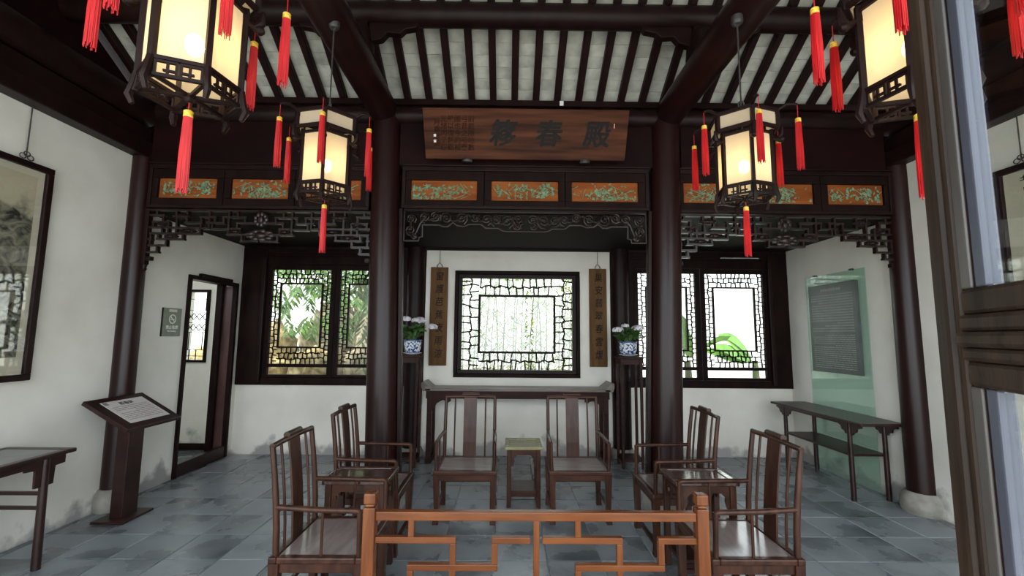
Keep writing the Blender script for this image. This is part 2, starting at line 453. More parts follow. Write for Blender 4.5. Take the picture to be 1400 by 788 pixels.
# ================================================================== FLOOR
TS, TY = 0.408, 0.4125
floor = struct('floor', 'grey slate tile floor of the hall')
MB().box(-4.0, 4.25, 0.3, 6.6, -0.12, -0.008).build('floor_bed', 'grout', floor)
tile0 = None
tx = [-3.357 + TS * k for k in range(-2, 19)]
ty = [3.506 + TY * k for k in range(-6, 8)]
for j, y in enumerate(ty):
    for i, x in enumerate(tx):
        x1, y1 = x + TS, y + TY
        if x1 < XL + 0.02 or x > XR - 0.02 or y > YB - 0.02: continue
        if tile0 is None:
            g = 0.0035
            mb = MB(); a, b = TS / 2 - g, TY / 2 - g; e = 0.004
            vs = [(-a, -b, -0.03), (a, -b, -0.03), (a, b, -0.03), (-a, b, -0.03), (-a, -b, -e), (a, -b, -e), (a, b, -e), (-a, b, -e),
                  (-a + e, -b + e, 0), (a - e, -b + e, 0), (a - e, b - e, 0), (-a + e, b - e, 0)]
            fs = [(8, 9, 10, 11)] + [(k, (k + 1) % 4, (k + 1) % 4 + 4, k + 4) for k in range(4)] + [(k + 4, (k + 1) % 4 + 4, (k + 1) % 4 + 8, k + 8) for k in range(4)]
            mb.add(vs, fs)
            o = tile0 = mb.build('floor_tile', 'tile', floor)
        else:
            o = tile0.copy(); col.objects.link(o); o.parent = floor
        o.location = (x + TS / 2, y + TY / 2, -random.uniform(0, 0.0015))
        o.rotation_euler = (random.uniform(-1, 1) * 0.0012, random.uniform(-1, 1) * 0.0012, random.choice((0, PI)))
MB().box(-12, 12, -14, 0.3, -0.3, -0.16).build('ground', 'court')
tag(bpy.data.objects['ground'], 'pale paved courtyard in front of the hall', None, None, 'structure')

# ================================================================== WALLS
DY0, DY1, DZ = 5.30, 6.27, 2.37
wl = MB()
wl.box(XL - 0.24, XL, 0.3, DY0, -0.05, 3.46)
wl.box(XL - 0.24, XL, DY0, DY1, DZ, 3.2)
wl.box(XL - 0.24, XL, DY1, YB + 0.24, -0.05, 3.2)
tag(wl.build('wall_left', 'plaster'), 'white plastered side wall with the doorway', None, None, 'structure')
tag(MB().box(XR, XR + 0.24, 0.3, YB + 0.24, -0.05, 3.46).build('wall_right', 'plaster'), 'white plastered side wall behind the green glass sheet', None, None, 'structure')
CX0, CX1 = -1.19, 1.49           # white centre bay of the back wall
WX0, WX1, WZ0, WZ1 = -0.72, 1.00, 1.12, 2.56
wb = MB()
wb.box(XL, CX0, YB, YB + 0.2, -0.05, 0.945)
wb.box(CX1, XR, YB, YB + 0.2, -0.05, 0.955)
wb.box(CX0, WX0, YB, YB + 0.2, -0.05, 2.90)
wb.box(WX1, CX1, YB, YB + 0.2, -0.05, 2.90)
wb.box(WX0, WX1, YB, YB + 0.2, -0.05, WZ0)
wb.box(WX0, WX1, YB, YB + 0.2, WZ1, 2.90)
tag(wb.build('wall_back', 'plaster'), 'white plastered back wall under and around the windows', None, None, 'structure')
# dark timber over the windows
tag(MB().box(XL, XR, YB - 0.03, YB + 0.2, 2.90, 3.05).build('trim_1', 'lacquer', bevel=0.005), 'dark lacquered beam along the top of the back wall', None, None, 'structure')

# alcove ceiling (low dark soffit behind the columns)
tag(MB().box(XL - 0.1, XR + 0.1, YC + 0.08, YB + 0.5, 2.93, 2.98).build('ceiling_low', 'soffit'), 'dark low ceiling behind the columns', None, None, 'structure')

# ================================================================== ROOF
ceiling = struct('ceiling', 'sloping roof of dark rafters and pale grey bricks')
P1, P2, P3 = (4.52, 4.03), (3.72, 4.51), (2.40, 5.45)
def slope(p, q): return math.atan2(q[1] - p[1], p[0] - q[0])
RS = 0.2235
r0 = -1.065
raf_x = [r0 + RS * k for k in range(-12, 23)]
a1 = slope(P1, P2); L1 = math.hypot(P1[0] - P2[0], P1[1] - P2[1])
a2 = slope(P2, P3); L2 = math.hypot(P2[0] - P3[0], P2[1] - P3[1])
rf1 = rf2 = None
for x in raf_x:
    for tier, (p, ang, L) in enumerate(((P1, a1, L1), (P2, a2, L2))):
        src = rf1 if tier == 0 else rf2
        if src is None:
            o = MB().box(-0.034, 0.034, -L - 0.02, 0.02, 0, 0.075).build('rafter', 'rafter', ceiling)
            b = o.modifiers.new('bevel', 'BEVEL'); b.width = 0.01; b.segments = 1
            if tier == 0: rf1 = o
            else: rf2 = o
        else:
            o = src.copy(); col.objects.link(o); o.parent = ceiling
        o.location = (x, p[0], p[1]); o.rotation_euler = (-ang, 0, 0)
br0 = None
NB = 8
for i, x in enumerate(raf_x[:-1]):
    for k in range(NB):
        if br0 is None:
            o = br0 = MB().box(-RS / 2 + 0.002, RS / 2 - 0.002, -L1 / NB / 2 + 0.0015, L1 / NB / 2 - 0.0015, 0, 0.03).build('roof_brick', 'brick', ceiling)
        else:
            o = br0.copy(); col.objects.link(o); o.parent = ceiling
        d = (k + 0.5) * L1 / NB; h = 0.0755 + random.uniform(0, 0.004)
        o.location = (x + RS / 2, P1[0] - d * math.cos(a1) + h * math.sin(a1), P1[1] + d * math.sin(a1) + h * math.cos(a1))
        o.rotation_euler = (-a1 + random.uniform(-0.006, 0.006), random.uniform(-0.006, 0.006), 0)
rb = MB()
def roofplane(mb, p, q, h, t, x0=-4.3, x1=4.5):
    dy, dz = q[0] - p[0], q[1] - p[1]; L = math.hypot(dy, dz); n = (-dz / L, dy / L)
    if n[1] < 0: n = (-n[0], -n[1])
    pts = [(p[0] + n[0] * h, p[1] + n[1] * h), (q[0] + n[0] * h, q[1] + n[1] * h), (q[0] + n[0] * (h + t), q[1] + n[1] * (h + t)), (p[0] + n[0] * (h + t), p[1] + n[1] * (h + t))]
    vs = [(x0, y, z) for y, z in pts] + [(x1, y, z) for y, z in pts]
    mb.add(vs, [(0, 1, 2, 3), (7, 6, 5, 4), (0, 4, 5, 1), (1, 5, 6, 2), (2, 6, 7, 3), (3, 7, 4, 0)])
roofplane(rb, P2, P3, 0.078, 0.05)
fr = [(2.40, 5.45), (1.08, 4.51), (0.28, 4.03), (-0.75, 3.55)]
for a, b in zip(fr[:-1], fr[1:]): roofplane(rb, a, b, 0.078, 0.05)
rb.build('roof_boarding', 'brick', ceiling)
rc = MB()
roofplane(rc, P1, P2, 0.115, 0.06)
roofplane(rc, (7.1, 3.02), P1, 0.13, 0.06)
rc.build('roof_covering', 'rafter', ceiling)

# gable boarding above the side walls (dark)
gp = [(0.28, 3.46), (YC + 0.2, 3.46), (YC + 0.2, 4.0), (P1[0], P1[1]), (P2[0], P2[1]), (P3[0], P3[1]), (1.08, 4.51), (0.28, 4.03)]
for side, x in (('left', XL), ('right', XR)):
    s = -1 if side == 'left' else 1
    mb = MB()
    n = len(gp)
    xa, xb = x + s * 0.02, x + s * 0.2
    mb.add([(xa, y, z) for y, z in gp] + [(xb, y, z) for y, z in gp], [tuple(range(n)), tuple(range(2 * n - 1, n - 1, -1))] + [(i, i + n, (i + 1) % n + n, (i + 1) % n) for i in range(n)])
    tag(mb.build('wall_gable_' + side, 'eave'), 'dark boarded gable above the white ' + ('doorway wall' if s < 0 else 'wall with the glass sheet'), None, None, 'structure')

# beams
WD, WG = 'on the doorway side', 'on the glass sheet side'
def log_beam(name, label, a, b, r, mat='column', n=20):
    o = MB().tube([a, b], r, n).build(name, mat, None, smooth=True)
    return tag(o, label, 'beam')
BXL, BXR = -1.31, 1.67
log_beam('tie_beam', 'thick round lacquered roof beam above the pair of lanterns ' + WD, (BXL, YC, 3.99), (BXL, 0.4, 3.99), 0.148)
log_beam('tie_beam', 'thick round lacquered roof beam above the pair of lanterns ' + WG, (BXR, YC, 3.99), (BXR, 0.4, 3.99), 0.148)
for x, w in ((XL + 0.06, 'doorway wall'), (XR - 0.06, 'wall with the glass sheet')):
    o = MB().box(x - 0.08, x + 0.08, 0.4, YC, 3.46, 3.62).box(x - 0.05, x + 0.05, 0.4, YC, 3.62, 3.78).build('wall_plate', 'lacquer', None, bevel=0.012)
    tag(o, 'dark squared wall plate on top of the white ' + w, 'beam')
    log_beam('gable_beam', 'dark round gable beam above the white ' + w, (x, YC, 3.94), (x, 0.4, 3.94), 0.14, 'lacquer')
log_beam('purlin', 'upper round purlin crossing under the rafters between the tie beams and ridge', (XL, 3.61, 4.462), (XR, 3.61, 4.462), 0.105, 'lacquer')
log_beam('purlin', 'low round eave purlin running above the inscribed board', (XL, YC, 3.957), (XR, YC, 3.957), 0.1, 'lacquer')
log_beam('purlin', 'ridge purlin under the roof top', (XL, 2.40, 5.36), (XR, 2.40, 5.36), 0.105, 'lacquer')
# short struts on the tie beams with carved brackets
for x, w in ((BXL, WD), (BXR, WG)):
    t = thing('strut_post', 'short round strut with carved bracket standing on the tie beam ' + w, 'post', (x, 3.61, 4.10))
    MB().lathe([(0.13, -0.02), (0.125, 0.08), (0.10, 0.215)], 18).build('shaft', 'lacquer', t, True)
    for s in (-1, 1):
        pts = [(0.09 * s, 0.258), (0.52 * s, 0.259), (0.50 * s, 0.22), (0.40 * s, 0.20), (0.36 * s, 0.16), (0.25 * s, 0.17), (0.2 * s, 0.11), (0.09 * s, 0.08)]
        MB().prism(pts if s > 0 else pts[::-1], -0.035, 0.035).build('carved_bracket', 'lacquer', t, bevel=0.006)
    MB().cbox((0, 0, 0.235), (0.16, 0.12, 0.05)).build('cap_block', 'lacquer', t)
# eave boards between columns (dark red) and rafter fascia
for xa, xb, w in ((-1.13, 1.49, 'behind the inscribed name board'), (XL + 0.16, -1.43, 'above the orange panels on the doorway side'), (1.79, XR - 0.15, 'above the orange panels on the glass sheet side')):
    tag(MB().box(xa, xb, YC - 0.035, YC + 0.06, 3.415, 3.86).build('eave_board', 'eave'), 'wide dark red board ' + w, 'board')
o = MB().box(XL, XR, YC - 0.09, YC - 0.05, 4.044, 4.104).build('rafter_fascia', 'lacquer')
tag(o, 'dark strip closing the lower ends of the rafters', 'board')

# ================================================================== COLUMNS
def column(label, xb, xt, y, r, top=3.95, plinth=0.2):
    t = thing('wooden_column', label, 'column', (xb, y, 0))
    dx = xt - xb
    MB().tube([(0, 0, plinth), (dx * 0.5, 0, top / 2), (dx, 0, top)], [r, r * 0.97, r * 0.92], 28).build('shaft', 'column', t, True)
    MB().lathe([(r * 1.35, 0), (r * 1.5, 0.05), (r * 1.45, plinth * 0.7), (r * 1.1, plinth)], 28).build('stone_plinth', 'stone', t, True)
    return t
column('thick lacquered column beside the two chairs ' + WD, -1.205, -1.285, YC, 0.155)
column('thick lacquered column beside the two chairs ' + WG, 1.555, 1.645, YC, 0.158)
column('lacquered column half sunk in the wall behind the lectern', -3.755, -3.775, YC, 0.10, 3.5)
column('lacquered column half sunk in the wall near the long shelf table', 4.055, 4.06, YC, 0.12, 3.5)
for x, lab in ((-1.33, 'dark back wall column behind the flower stand ' + WD), (1.63, 'dark back wall column behind the flower stand ' + WG)):
    t = thing('back_column', lab, 'column', (x, YB - 0.02, 0))
    MB().tube([(0, 0, 0.12), (0, 0, 2.93)], 0.13, 20).build('shaft', 'lacquer', t, True)
    MB().lathe([(0.17, 0), (0.18, 0.05), (0.145, 0.12)], 20).build('stone_plinth', 'stone', t, True)

# ================================================================== TRANSOM PANELS
def foliage_carving(w, h, rnd, style):
    mb = MB()
    for k in range(95):
        if style == 0:   # low bush to one side with a sprig
            x = rnd.gauss(-0.12, 0.22) * w; z = rnd.uniform(-0.42, 0.28) * h
        elif style == 1:
            a = rnd.uniform(0, 2 * PI); c = rnd.choice((-0.32, -0.05, 0.2, 0.33)); x = (c + 0.09 * math.cos(a)) * w; z = (rnd.uniform(-0.3, 0.3) + 0.12 * math.sin(a)) * h
        else:
            x = rnd.gauss(0.08, 0.2) * w; z = (-0.4 + abs(rnd.gauss(0, 0.34))) * h
        x = max(-0.46 * w, min(0.46 * w, x)); z = max(-0.44 * h, min(0.42 * h, z))
        L = rnd.uniform(0.03, 0.055); an = rnd.uniform(0, 2 * PI); W = L * 0.5; y0 = -rnd.uniform(0.002, 0.012)
        d = Vector((math.cos(an), 0, math.sin(an))); s = Vector((-math.sin(an), 0, math.cos(an)))
        p = Vector((x, y0, z))
        vs = [p - d * L / 2, p + s * W / 2, p + d * L / 2, p - s * W / 2, p + Vector((0, -0.008, 0))]
        vs = [Vector((max(-w * .485, min(w * .485, v.x)), v.y, max(-h * .47, min(h * .47, v.z)))) for v in vs]
        mb.add(vs, [(0, 1, 4), (1, 2, 4), (2, 3, 4), (3, 0, 4)])
    for k in range(9):
        x = rnd.uniform(-0.4, 0.4) * w; z = rnd.uniform(-0.42, -0.1) * h
        mb.tube([(x, -0.004, z), (x + rnd.uniform(-0.13, 0.13), -0.006, z + 0.04), (x + rnd.uniform(-0.08, 0.08), -0.004, min(z + 0.1, h * 0.42))], 0.004, 5)
    return mb
def transom(label, x0, x1, panels, z0, z1, pz0, pz1, seed):
    rnd = random.Random(seed)
    t = thing('transom', label, 'transom', (0, YC, 0))
    mb = MB()
    mb.box(x0, x1, -0.06, 0.05, z1 - 0.045, z1); mb.box(x0, x1, -0.06, 0.05, z0, z0 + 0.03)
    mb.box(x0, x1, -0.075, 0.05, z1, z1 + 0.018)
    mb.box(x0, x0 + 0.035, -0.06, 0.05, z0 + 0.03, z1 - 0.045); mb.box(x1 - 0.035, x1, -0.06, 0.05, z0 + 0.03, z1 - 0.045)
    mb.build('outer_frame', 'lacquer', t, bevel=0.005)
    zi0, zi1 = z0 + 0.03, z1 - 0.045
    for k, (a, b) in enumerate(panels):
        fx0 = x0 + 0.035 if k == 0 else (panels[k - 1][1] + a) / 2 + 0.002
        fx1 = x1 - 0.035 if k == 2 else (b + panels[k + 1][0]) / 2 - 0.002
        f = MB()
        f.box(fx0, fx1, -0.05, 0.04, zi0, pz0); f.box(fx0, fx1, -0.05, 0.04, pz1, zi1)
        f.box(fx0, a, -0.05, 0.04, pz0, pz1); f.box(b, fx1, -0.05, 0.04, pz0, pz1)
        f.build('panel_frame', 'frame_dark', t, bevel=0.006)
        p = MB().box(a, b, -0.02, 0.0, pz0, pz1).build('panel', 'orange', t)
        p['label'] = 'orange wood panel'
        fo = foliage_carving(b - a, pz1 - pz0, rnd, (seed + k) % 3).build('carved_foliage', 'verdigris', p, loc=((a + b) / 2, -0.021, (pz0 + pz1) / 2))
        fo['label'] = 'green carved plant relief'
    return t
transom('three orange panels with green carved plants over the centre bay', -1.09, 1.44, [(-1.0, -0.325), (-0.178, 0.51), (0.648, 1.333)], 2.955, 3.395, 3.045, 3.255, 0)
transom('three orange panels with green carved plants over the doorway side bay', -3.66, -1.42, [(-3.57, -2.973), (-2.831, -2.248), (-2.106, -1.51)], 2.93, 3.385, 3.035, 3.245, 1)
transom('three orange panels with green carved plants over the glass sheet side bay', 1.73, 3.96, [(1.80, 2.395), (2.54, 3.15), (3.295, 3.88)], 2.94, 3.395, 3.045, 3.26, 5)

# ================================================================== HANGING FRETWORK
def side_lattice(label, x0, x1, ztop, k):
    """stepped fret hanging under the transom; k = metres per drawing unit"""
    t = thing('hanging_lattice', label, 'lattice', (0, YC, 0))
    XC = (x0 + x1) / 2
    half = 1317 - 150.0
    k = (x1 - x0) / 2 / half
    kz = 0.00099
    bw = 0.019
    H = [(160, 150, 1317), (215, 150, 300), (285, 190, 345), (340, 140, 300), (600, 140, 265), (530, 170, 345), (465, 150, 185), (465, 250, 520), (405, 175, 690),
         (345, 290, 690), (350, 690, 780), (290, 530, 700), (230, 440, 545), (230, 685, 845), (355, 810, 990), (290, 760, 935), (230, 925, 1160), (290, 1075, 1317), (350, 1015, 1110), (410, 975, 1317), (480, 1125, 1317)]
    V = [(225, 160, 215), (195, 285, 345), (255, 530, 600), (180, 405, 530), (345, 465, 530), (258, 405, 465), (515, 405, 465), (293, 215, 405), (355, 285, 405), (440, 230, 405), (430, 160, 230),
         (545, 160, 300), (695, 230, 350), (690, 345, 405), (780, 160, 350), (840, 230, 290), (815, 290, 355), (930, 230, 290), (985, 160, 410), (1075, 290, 355), (1075, 160, 230), (1155, 230, 290), (1110, 350, 410), (1130, 410, 480)]
    mb = MB()
    for s in (1, -1):
        def X(u): return XC - s * (1317 - u) * k
        def Z(w): return ztop - (w - 160) * kz
        for (z, a, b) in H:
            lo, hi = sorted((X(a), X(b)))
            mb.box(lo - bw / 2, hi + bw / 2, -0.022, 0.022, Z(z) - bw / 2, Z(z) + bw / 2)
        for (x, a, b) in V:
            mb.box(X(x) - bw / 2, X(x) + bw / 2, -0.0215, 0.0215, Z(b), Z(a))
    mb.build('fretwork', 'carving', t)
    # side stiles with drops
    for s in (1, -1):
        xs = x0 if s == 1 else x1
        d = MB()
        d.box(min(xs, xs - s * 0.045), max(xs, xs - s * 0.045), -0.03, 0.03, ztop - 0.56, ztop + 0.01)
        d.box(min(xs, xs + s * 0.05), max(xs, xs + s * 0.05), -0.025, 0.025, ztop - 0.52, ztop - 0.48)
        d.build('side_stile', 'lacquer', t, bevel=0.004)
        MB().lathe([(0.012, -0.07), (0.026, -0.05), (0.02, -0.03), (0.03, 0.0)], 10, (xs - s * 0.022, 0, ztop - 0.56)).build('drop_finial', 'lacquer', t, True)
    rnd = random.Random(3)
    def flower(cx, cz, rx, rz, nm='carved_flower'):
        f = MB()
        f.ball((cx, -0.012, cz), (rx * 0.35, 0.022, rz * 0.6), 8, 5)
        for q in range(9):
            a = q * 2 * PI / 9
            f.ball((cx + rx * 0.66 * math.cos(a), -0.008, cz + rz * 0.62 * math.sin(a)), (rx * 0.3, 0.02, rz * 0.34), 7, 4)
        f.build(nm, 'carving', t, True)
    for s in (1, -1):
        for (u, w, rx, rz) in ((300, 300, 75, 30), (480, 225, 110, 34), (390, 437, 85, 32), (560, 378, 105, 30), (1060, 383, 90, 30)):
            flower(XC - s * (1317 - u) * k, ztop - (w - 160) * kz, rx * k, rz * kz)
    flower(XC, ztop - 0.085, 0.085, 0.085, 'carved_medallion')
    flower(XC, ztop - 0.25, 0.16, 0.07, 'carved_medallion')
    return t
side_lattice('stepped black fretwork hanging above the opening to the doorway', -3.645, -1.40, 2.915, 0)
side_lattice('stepped black fretwork hanging above the opening to the glass sheet', 1.735, 3.965, 2.92, 0)

def centre_lattice():
    t = thing('carved_apron', 'curling openwork carved apron hanging over the centre bay', 'lattice', (0, YC, 0))
    XC = 0.174; k = 0.000955; kz = 0.00099; ztop = 2.945
    prof = [(75, 455), (235, 455), (238, 420), (272, 415), (272, 287), (455, 285), (495, 303), (545, 302), (600, 258), (645, 290), (720, 300), (772, 276), (905, 275), (950, 315), (1090, 315), (1115, 333), (1155, 346), (1377, 346)]
    edge = MB()
    for s in (1, -1):
        P = [Vector((XC - s * (1377 - u) * k, 0, ztop - (w - 135) * kz)) for u, w in prof]
        edge.tube(P, 0.0125, 8)
        edge.tube([(P[0].x, 0, P[0].z), (P[0].x, 0, ztop)], 0.012, 8)
    edge.build('beaded_edge', 'carving', t, True)
    MB().box(XC - 1302 * k, XC + 1302 * k, -0.022, 0.022, ztop - 0.012, ztop + 0.011).build('top_rail', 'lacquer', t)
    sp = [(150, 225, 55, 1), (150, 345, 60, -1), (190, 410, 32, 1), (300, 210, 60, -1), (410, 205, 58, 1), (525, 215, 68, -1), (690, 215, 66, 1), (830, 205, 52, -1), (960, 225, 60, 1), (1060, 235, 62, -1), (1180, 240, 75, 1), (1300, 225, 62, -1), (1290, 300, 40, 1)]
    sc = MB()
    for s in (1, -1):
        for (u, w, r, d) in sp:
            pts = []; rad = []
            for q in range(15):
                f = q / 14; a = d * s * (f * 3.4 * PI) + u; rr = r * (1.0 - 0.82 * f)
                pts.append((XC - s * (1377 - u) * k + rr * k * math.cos(a), -0.008 * math.sin(f * PI), ztop - (w - 135) * kz + rr * kz * math.sin(a)))
                rad.append(0.0095 - 0.003 * f)
            sc.tube(pts, rad, 6)
            sc.ball((pts[-1][0], -0.006, pts[-1][2]), 0.012, 6, 4)
        for (a, b) in zip(sp[:-1], sp[1:]):
            pa = Vector((XC - s * (1377 - a[0]) * k, 0, ztop - (a[1] - 135) * kz)); pb = Vector((XC - s * (1377 - b[0]) * k, 0, ztop - (b[1] - 135) * kz))
            m = (pa + pb) / 2 + Vector((0, -0.01, 0.03 if a[3] > 0 else -0.03))
            sc.tube([pa, m, pb], [0.006, 0.011, 0.006], 6)
    sc.build('scrollwork', 'carving', t, True)
centre_lattice()
# side frame posts of the centre bay
for xa, xb, w in ((-1.028, -1.099, WD), (1.375, 1.454, WG)):
    o = MB().bar((xa, YC, 0.17), (xb, YC, 2.957), 0.036, 0.08, (0, 1, 0)).build('bay_post', 'lacquer', None, bevel=0.006)
    tag(o, 'slim squared post lining the centre bay beside the column ' + w, 'post')

# ================================================================== PLAQUE
pq = thing('name_board', 'brown wooden name board with large black calligraphy above the centre bay', 'plaque', (0.165, 4.245, 3.675))
pq.rotation_euler = (R(14), 0, 0)
pb = MB()
wt, wbm, hh = 1.025, 1.000, 0.245
pb.prism([(-wbm, -hh), (wbm, -hh), (wt, hh), (-wt, hh)], -0.022, 0.022)
pb.build('board', 'plaque', pq, bevel=0.004)
for i, (ch, x) in enumerate((('殿', 0.70), ('春', 0.22), ('簃', -0.235))):
    text('large_character', ch, 0.27, 'ink', pq, (x, -0.023, -0.01), FACE_FRONT, 0.003, 0.0, 0.14, bold=0.0055)
post = ['前庭隙地數', '弓昔之芍藥', '圃也今約補', '壁以復舊觀', '光緒丙子四', '月香巖識']
for i, s in enumerate(post):
    text('small_inscription', '\n'.join(s), 0.068, 'ink_faint', pq, (-0.545 - 0.068 * i, -0.023, 0.0), FACE_FRONT, 0.001, 0.0008, 0.05, 1.0)
MB().box(-0.005, 0.005, -0.001, 0.001, -0.022, 0.022).build('red_seal', 'seal', pq, loc=(0.88, -0.0235, 0.09))
for dz in (-0.02, -0.075):
    MB().box(-0.012, 0.012, -0.001, 0.001, -0.013, 0.013).build('square_seal', 'sheet', pq, loc=(-0.905, -0.0235, dz))
for x in (-0.585, 0.60):
    br = MB(); br.lathe([(0.052, -0.014), (0.055, 0.0), (0.045, 0.02)], 14, (x, -0.005, -hh - 0.012)); br.tube([(x, 0.0, -hh - 0.012), (x, 0.12, -hh + 0.02)], 0.008, 6); br.build('iron_rest', 'iron', pq, True)
    MB().tube([(x, 0.018, hh - 0.03), (x, 0.185, hh + 0.025)], 0.006, 6).build('hanging_rod', 'iron', pq)
tg = MB().box(-0.02, 0.02, -0.002, 0.002, -0.025, 0.025).build('paper_tag', 'tag', None, loc=(0.54, YC - 0.0915, 4.075))
tag(tg, 'tiny white paper tag stuck under the rafters above the name board', 'tag')

# ================================================================== WINDOWS
def random_lattice(mb, x0, x1, z0, z1, nx, nz, rnd, w, y=0.0, d=0.018, jit=0.55):
    """broken-brick lattice: staggered cells with kinked joints"""
    cw, ch = (x1 - x0) / nx, (z1 - z0) / nz
    vertical = (z1 - z0) > (x1 - x0)
    def B(a, b, c, e):
        mb.bar((a, y, b), (c, y, e), w, d, (0, 1, 0))
    if vertical:
        xs = [x0 + cw * i for i in range(nx + 1)]
        prev = None
        colz = []
        for i in range(nx):
            off = (0.5 if i % 2 else 0.0)
            zs = [z0 + ch * (j + off) + rnd.uniform(-jit, jit) * ch * 0.5 for j in range(nz + 1)]
            colz.append([z for z in zs if z0 + 0.2 * ch < z < z1 - 0.2 * ch])
        for i in range(1, nx):
            zz = sorted([z0] + colz[i - 1] + colz[i] + [z1]); sgn = rnd.choice((-1, 1)); px_ = xs[i] + sgn * cw * 0.13
            for a, b in zip(zz[:-1], zz[1:]):
                nxt = xs[i] + rnd.choice((-1, 1)) * cw * rnd.uniform(0.05, 0.2)
                B(px_, a, nxt, b); px_ = nxt
        for i in range(nx):
            for z in colz[i]:
                B(xs[i] - (0.1 * cw if i else 0), z + rnd.uniform(-0.13, 0.13) * ch, xs[i + 1] + (0.1 * cw if i < nx - 1 else 0), z + rnd.uniform(-0.13, 0.13) * ch)
    else:
        zs = [z0 + ch * i for i in range(nz + 1)]
        rows = []
        for i in range(nz):
            off = (0.5 if i % 2 else 0.0)
            xx = [x0 + cw * (j + off) + rnd.uniform(-jit, jit) * cw * 0.5 for j in range(nx + 1)]
            rows.append([x for x in xx if x0 + 0.2 * cw < x < x1 - 0.2 * cw])
        for i in range(1, nz):
            xx = sorted([x0] + rows[i - 1] + rows[i] + [x1]); pz = zs[i]
            for a, b in zip(xx[:-1], xx[1:]):
                nz_ = zs[i] + rnd.choice((-1, 1)) * ch * rnd.uniform(0.05, 0.2)
                B(a, pz, b, nz_); pz = nz_
        for i in range(nz):
            for x in rows[i]:
                B(x + rnd.uniform(-0.13, 0.13) * cw, zs[i] - (0.1 * ch if i else 0), x + rnd.uniform(-0.13, 0.13) * cw, zs[i + 1] + (0.1 * ch if i < nz - 1 else 0))

def ring(mb, x0, x1, z0, z1, w, y0, y1):
    mb.box(x0, x1, y0, y1, z0, z0 + w); mb.box(x0, x1, y0, y1, z1 - w, z1)
    mb.box(x0, x0 + w, y0, y1, z0 + w, z1 - w); mb.box(x1 - w, x1, y0, y1, z0 + w, z1 - w)

# centre window
w3 = struct('window_3', 'wide centre window with broken-brick lattice around a clear pane')
mb = MB(); ring(mb, WX0 - 0.045, WX1 + 0.045, WZ0 - 0.045, WZ1 + 0.045, 0.05, YB - 0.03, YB + 0.04); mb.build('outer_frame', 'frame_dark', w3, bevel=0.006)
mb = MB(); ring(mb, WX0 + 0.005, WX1 - 0.005, WZ0 + 0.005, WZ1 - 0.005, 0.055, YB - 0.005, YB + 0.09); mb.build('inner_frame', 'lacquer', w3, bevel=0.006)
lx0, lx1, lz0, lz1 = WX0 + 0.06, WX1 - 0.06, WZ0 + 0.06, WZ1 - 0.06
ix0, ix1, iz0, iz1 = -0.395, 0.668, 1.442, 2.231
rnd = random.Random(11)
lat = MB(); yl = YB + 0.045
ring(lat, ix0 - 0.03, ix1 + 0.03, iz0 - 0.03, iz1 + 0.03, 0.03, YB + 0.025, YB + 0.065)
random_lattice(lat, lx0, ix0 - 0.02, lz0, lz1, 2, 10, rnd, 0.019, yl)
random_lattice(lat, ix1 + 0.02, lx1, lz0, lz1, 2, 10, rnd, 0.019, yl)
random_lattice(lat, ix0 - 0.02, ix1 + 0.02, lz0, iz0 - 0.02, 10, 2, rnd, 0.019, yl)
random_lattice(lat, ix0 - 0.02, ix1 + 0.02, iz1 + 0.02, lz1, 10, 2, rnd, 0.019, yl)
lo = lat.build('lattice', 'frame_dark', w3); lo['kind'] = 'stuff'
MB().box(lx0, lx1, YB + 0.074, YB + 0.078, lz0, lz1).build('glass_pane', 'glass', w3)

def sash(name, label, x0, x1, seed):
    """sash frame x0..x1; lattice band round a clear pane, low slit pane below"""
    t = struct(name, label)
    z0, z1 = 1.055, 2.665
    mb = MB(); y0, y1 = YB - 0.01, YB + 0.05
    fwid = 0.068
    mb.box(x0, x0 + fwid, y0, y1, z0, z1); mb.box(x1 - fwid, x1, y0, y1, z0, z1)
    mb.box(x0 + fwid, x1 - fwid, y0, y1, z1 - 0.07, z1); mb.box(x0 + fwid, x1 - fwid, y0, y1, z0, z0 + 0.038)
    mb.box(x0 + fwid, x1 - fwid, y0, y1, 1.197, 1.243)
    mb.build('sash_frame', 'frame_dark', t, bevel=0.005)
    a, b, c, d = x0 + fwid, x1 - fwid, 1.243, z1 - 0.07
    ia, ib, ic, id_ = a + 0.133, b - 0.133, 1.488, 2.382
    rnd = random.Random(seed)
    l = MB(); yl = YB + 0.02
    ring(l, ia - 0.022, ib + 0.022, ic - 0.022, id_ + 0.022, 0.022, YB + 0.003, YB + 0.037)
    random_lattice(l, a, ia - 0.02, c, d, 2, 18, rnd, 0.015, yl, 0.014, 0.4)
    random_lattice(l, ib + 0.02, b, c, d, 2, 18, rnd, 0.015, yl, 0.014, 0.4)
    random_lattice(l, ia - 0.02, ib + 0.02, c, ic - 0.02, 9, 3, rnd, 0.015, yl, 0.014, 0.4)
    random_lattice(l, ia - 0.02, ib + 0.02, id_ + 0.02, d, 9, 3, rnd, 0.015, yl, 0.014, 0.4)
    lo = l.build('lattice', 'frame_dark', t); lo['kind'] = 'stuff'
    MB().box(a, b, YB + 0.042, YB + 0.046, c, d).build('glass_pane', 'glass', t)
    MB().box(a, b, YB + 0.042, YB + 0.046, z0 + 0.038, 1.197).build('low_pane', 'glass', t)
sash('window_1', 'latticed sash next to the doorway wall corner', -3.475, -2.495, 21)
sash('window_2', 'latticed sash between its twin and the back wall column on the doorway side', -2.49, -1.515, 22)
sash('window_4', 'latticed sash beside the flower stand on the glass sheet side', 1.83, 2.80, 23)
sash('window_5', 'latticed sash next to the corner with the glass sheet wall', 2.81, 3.795, 24)
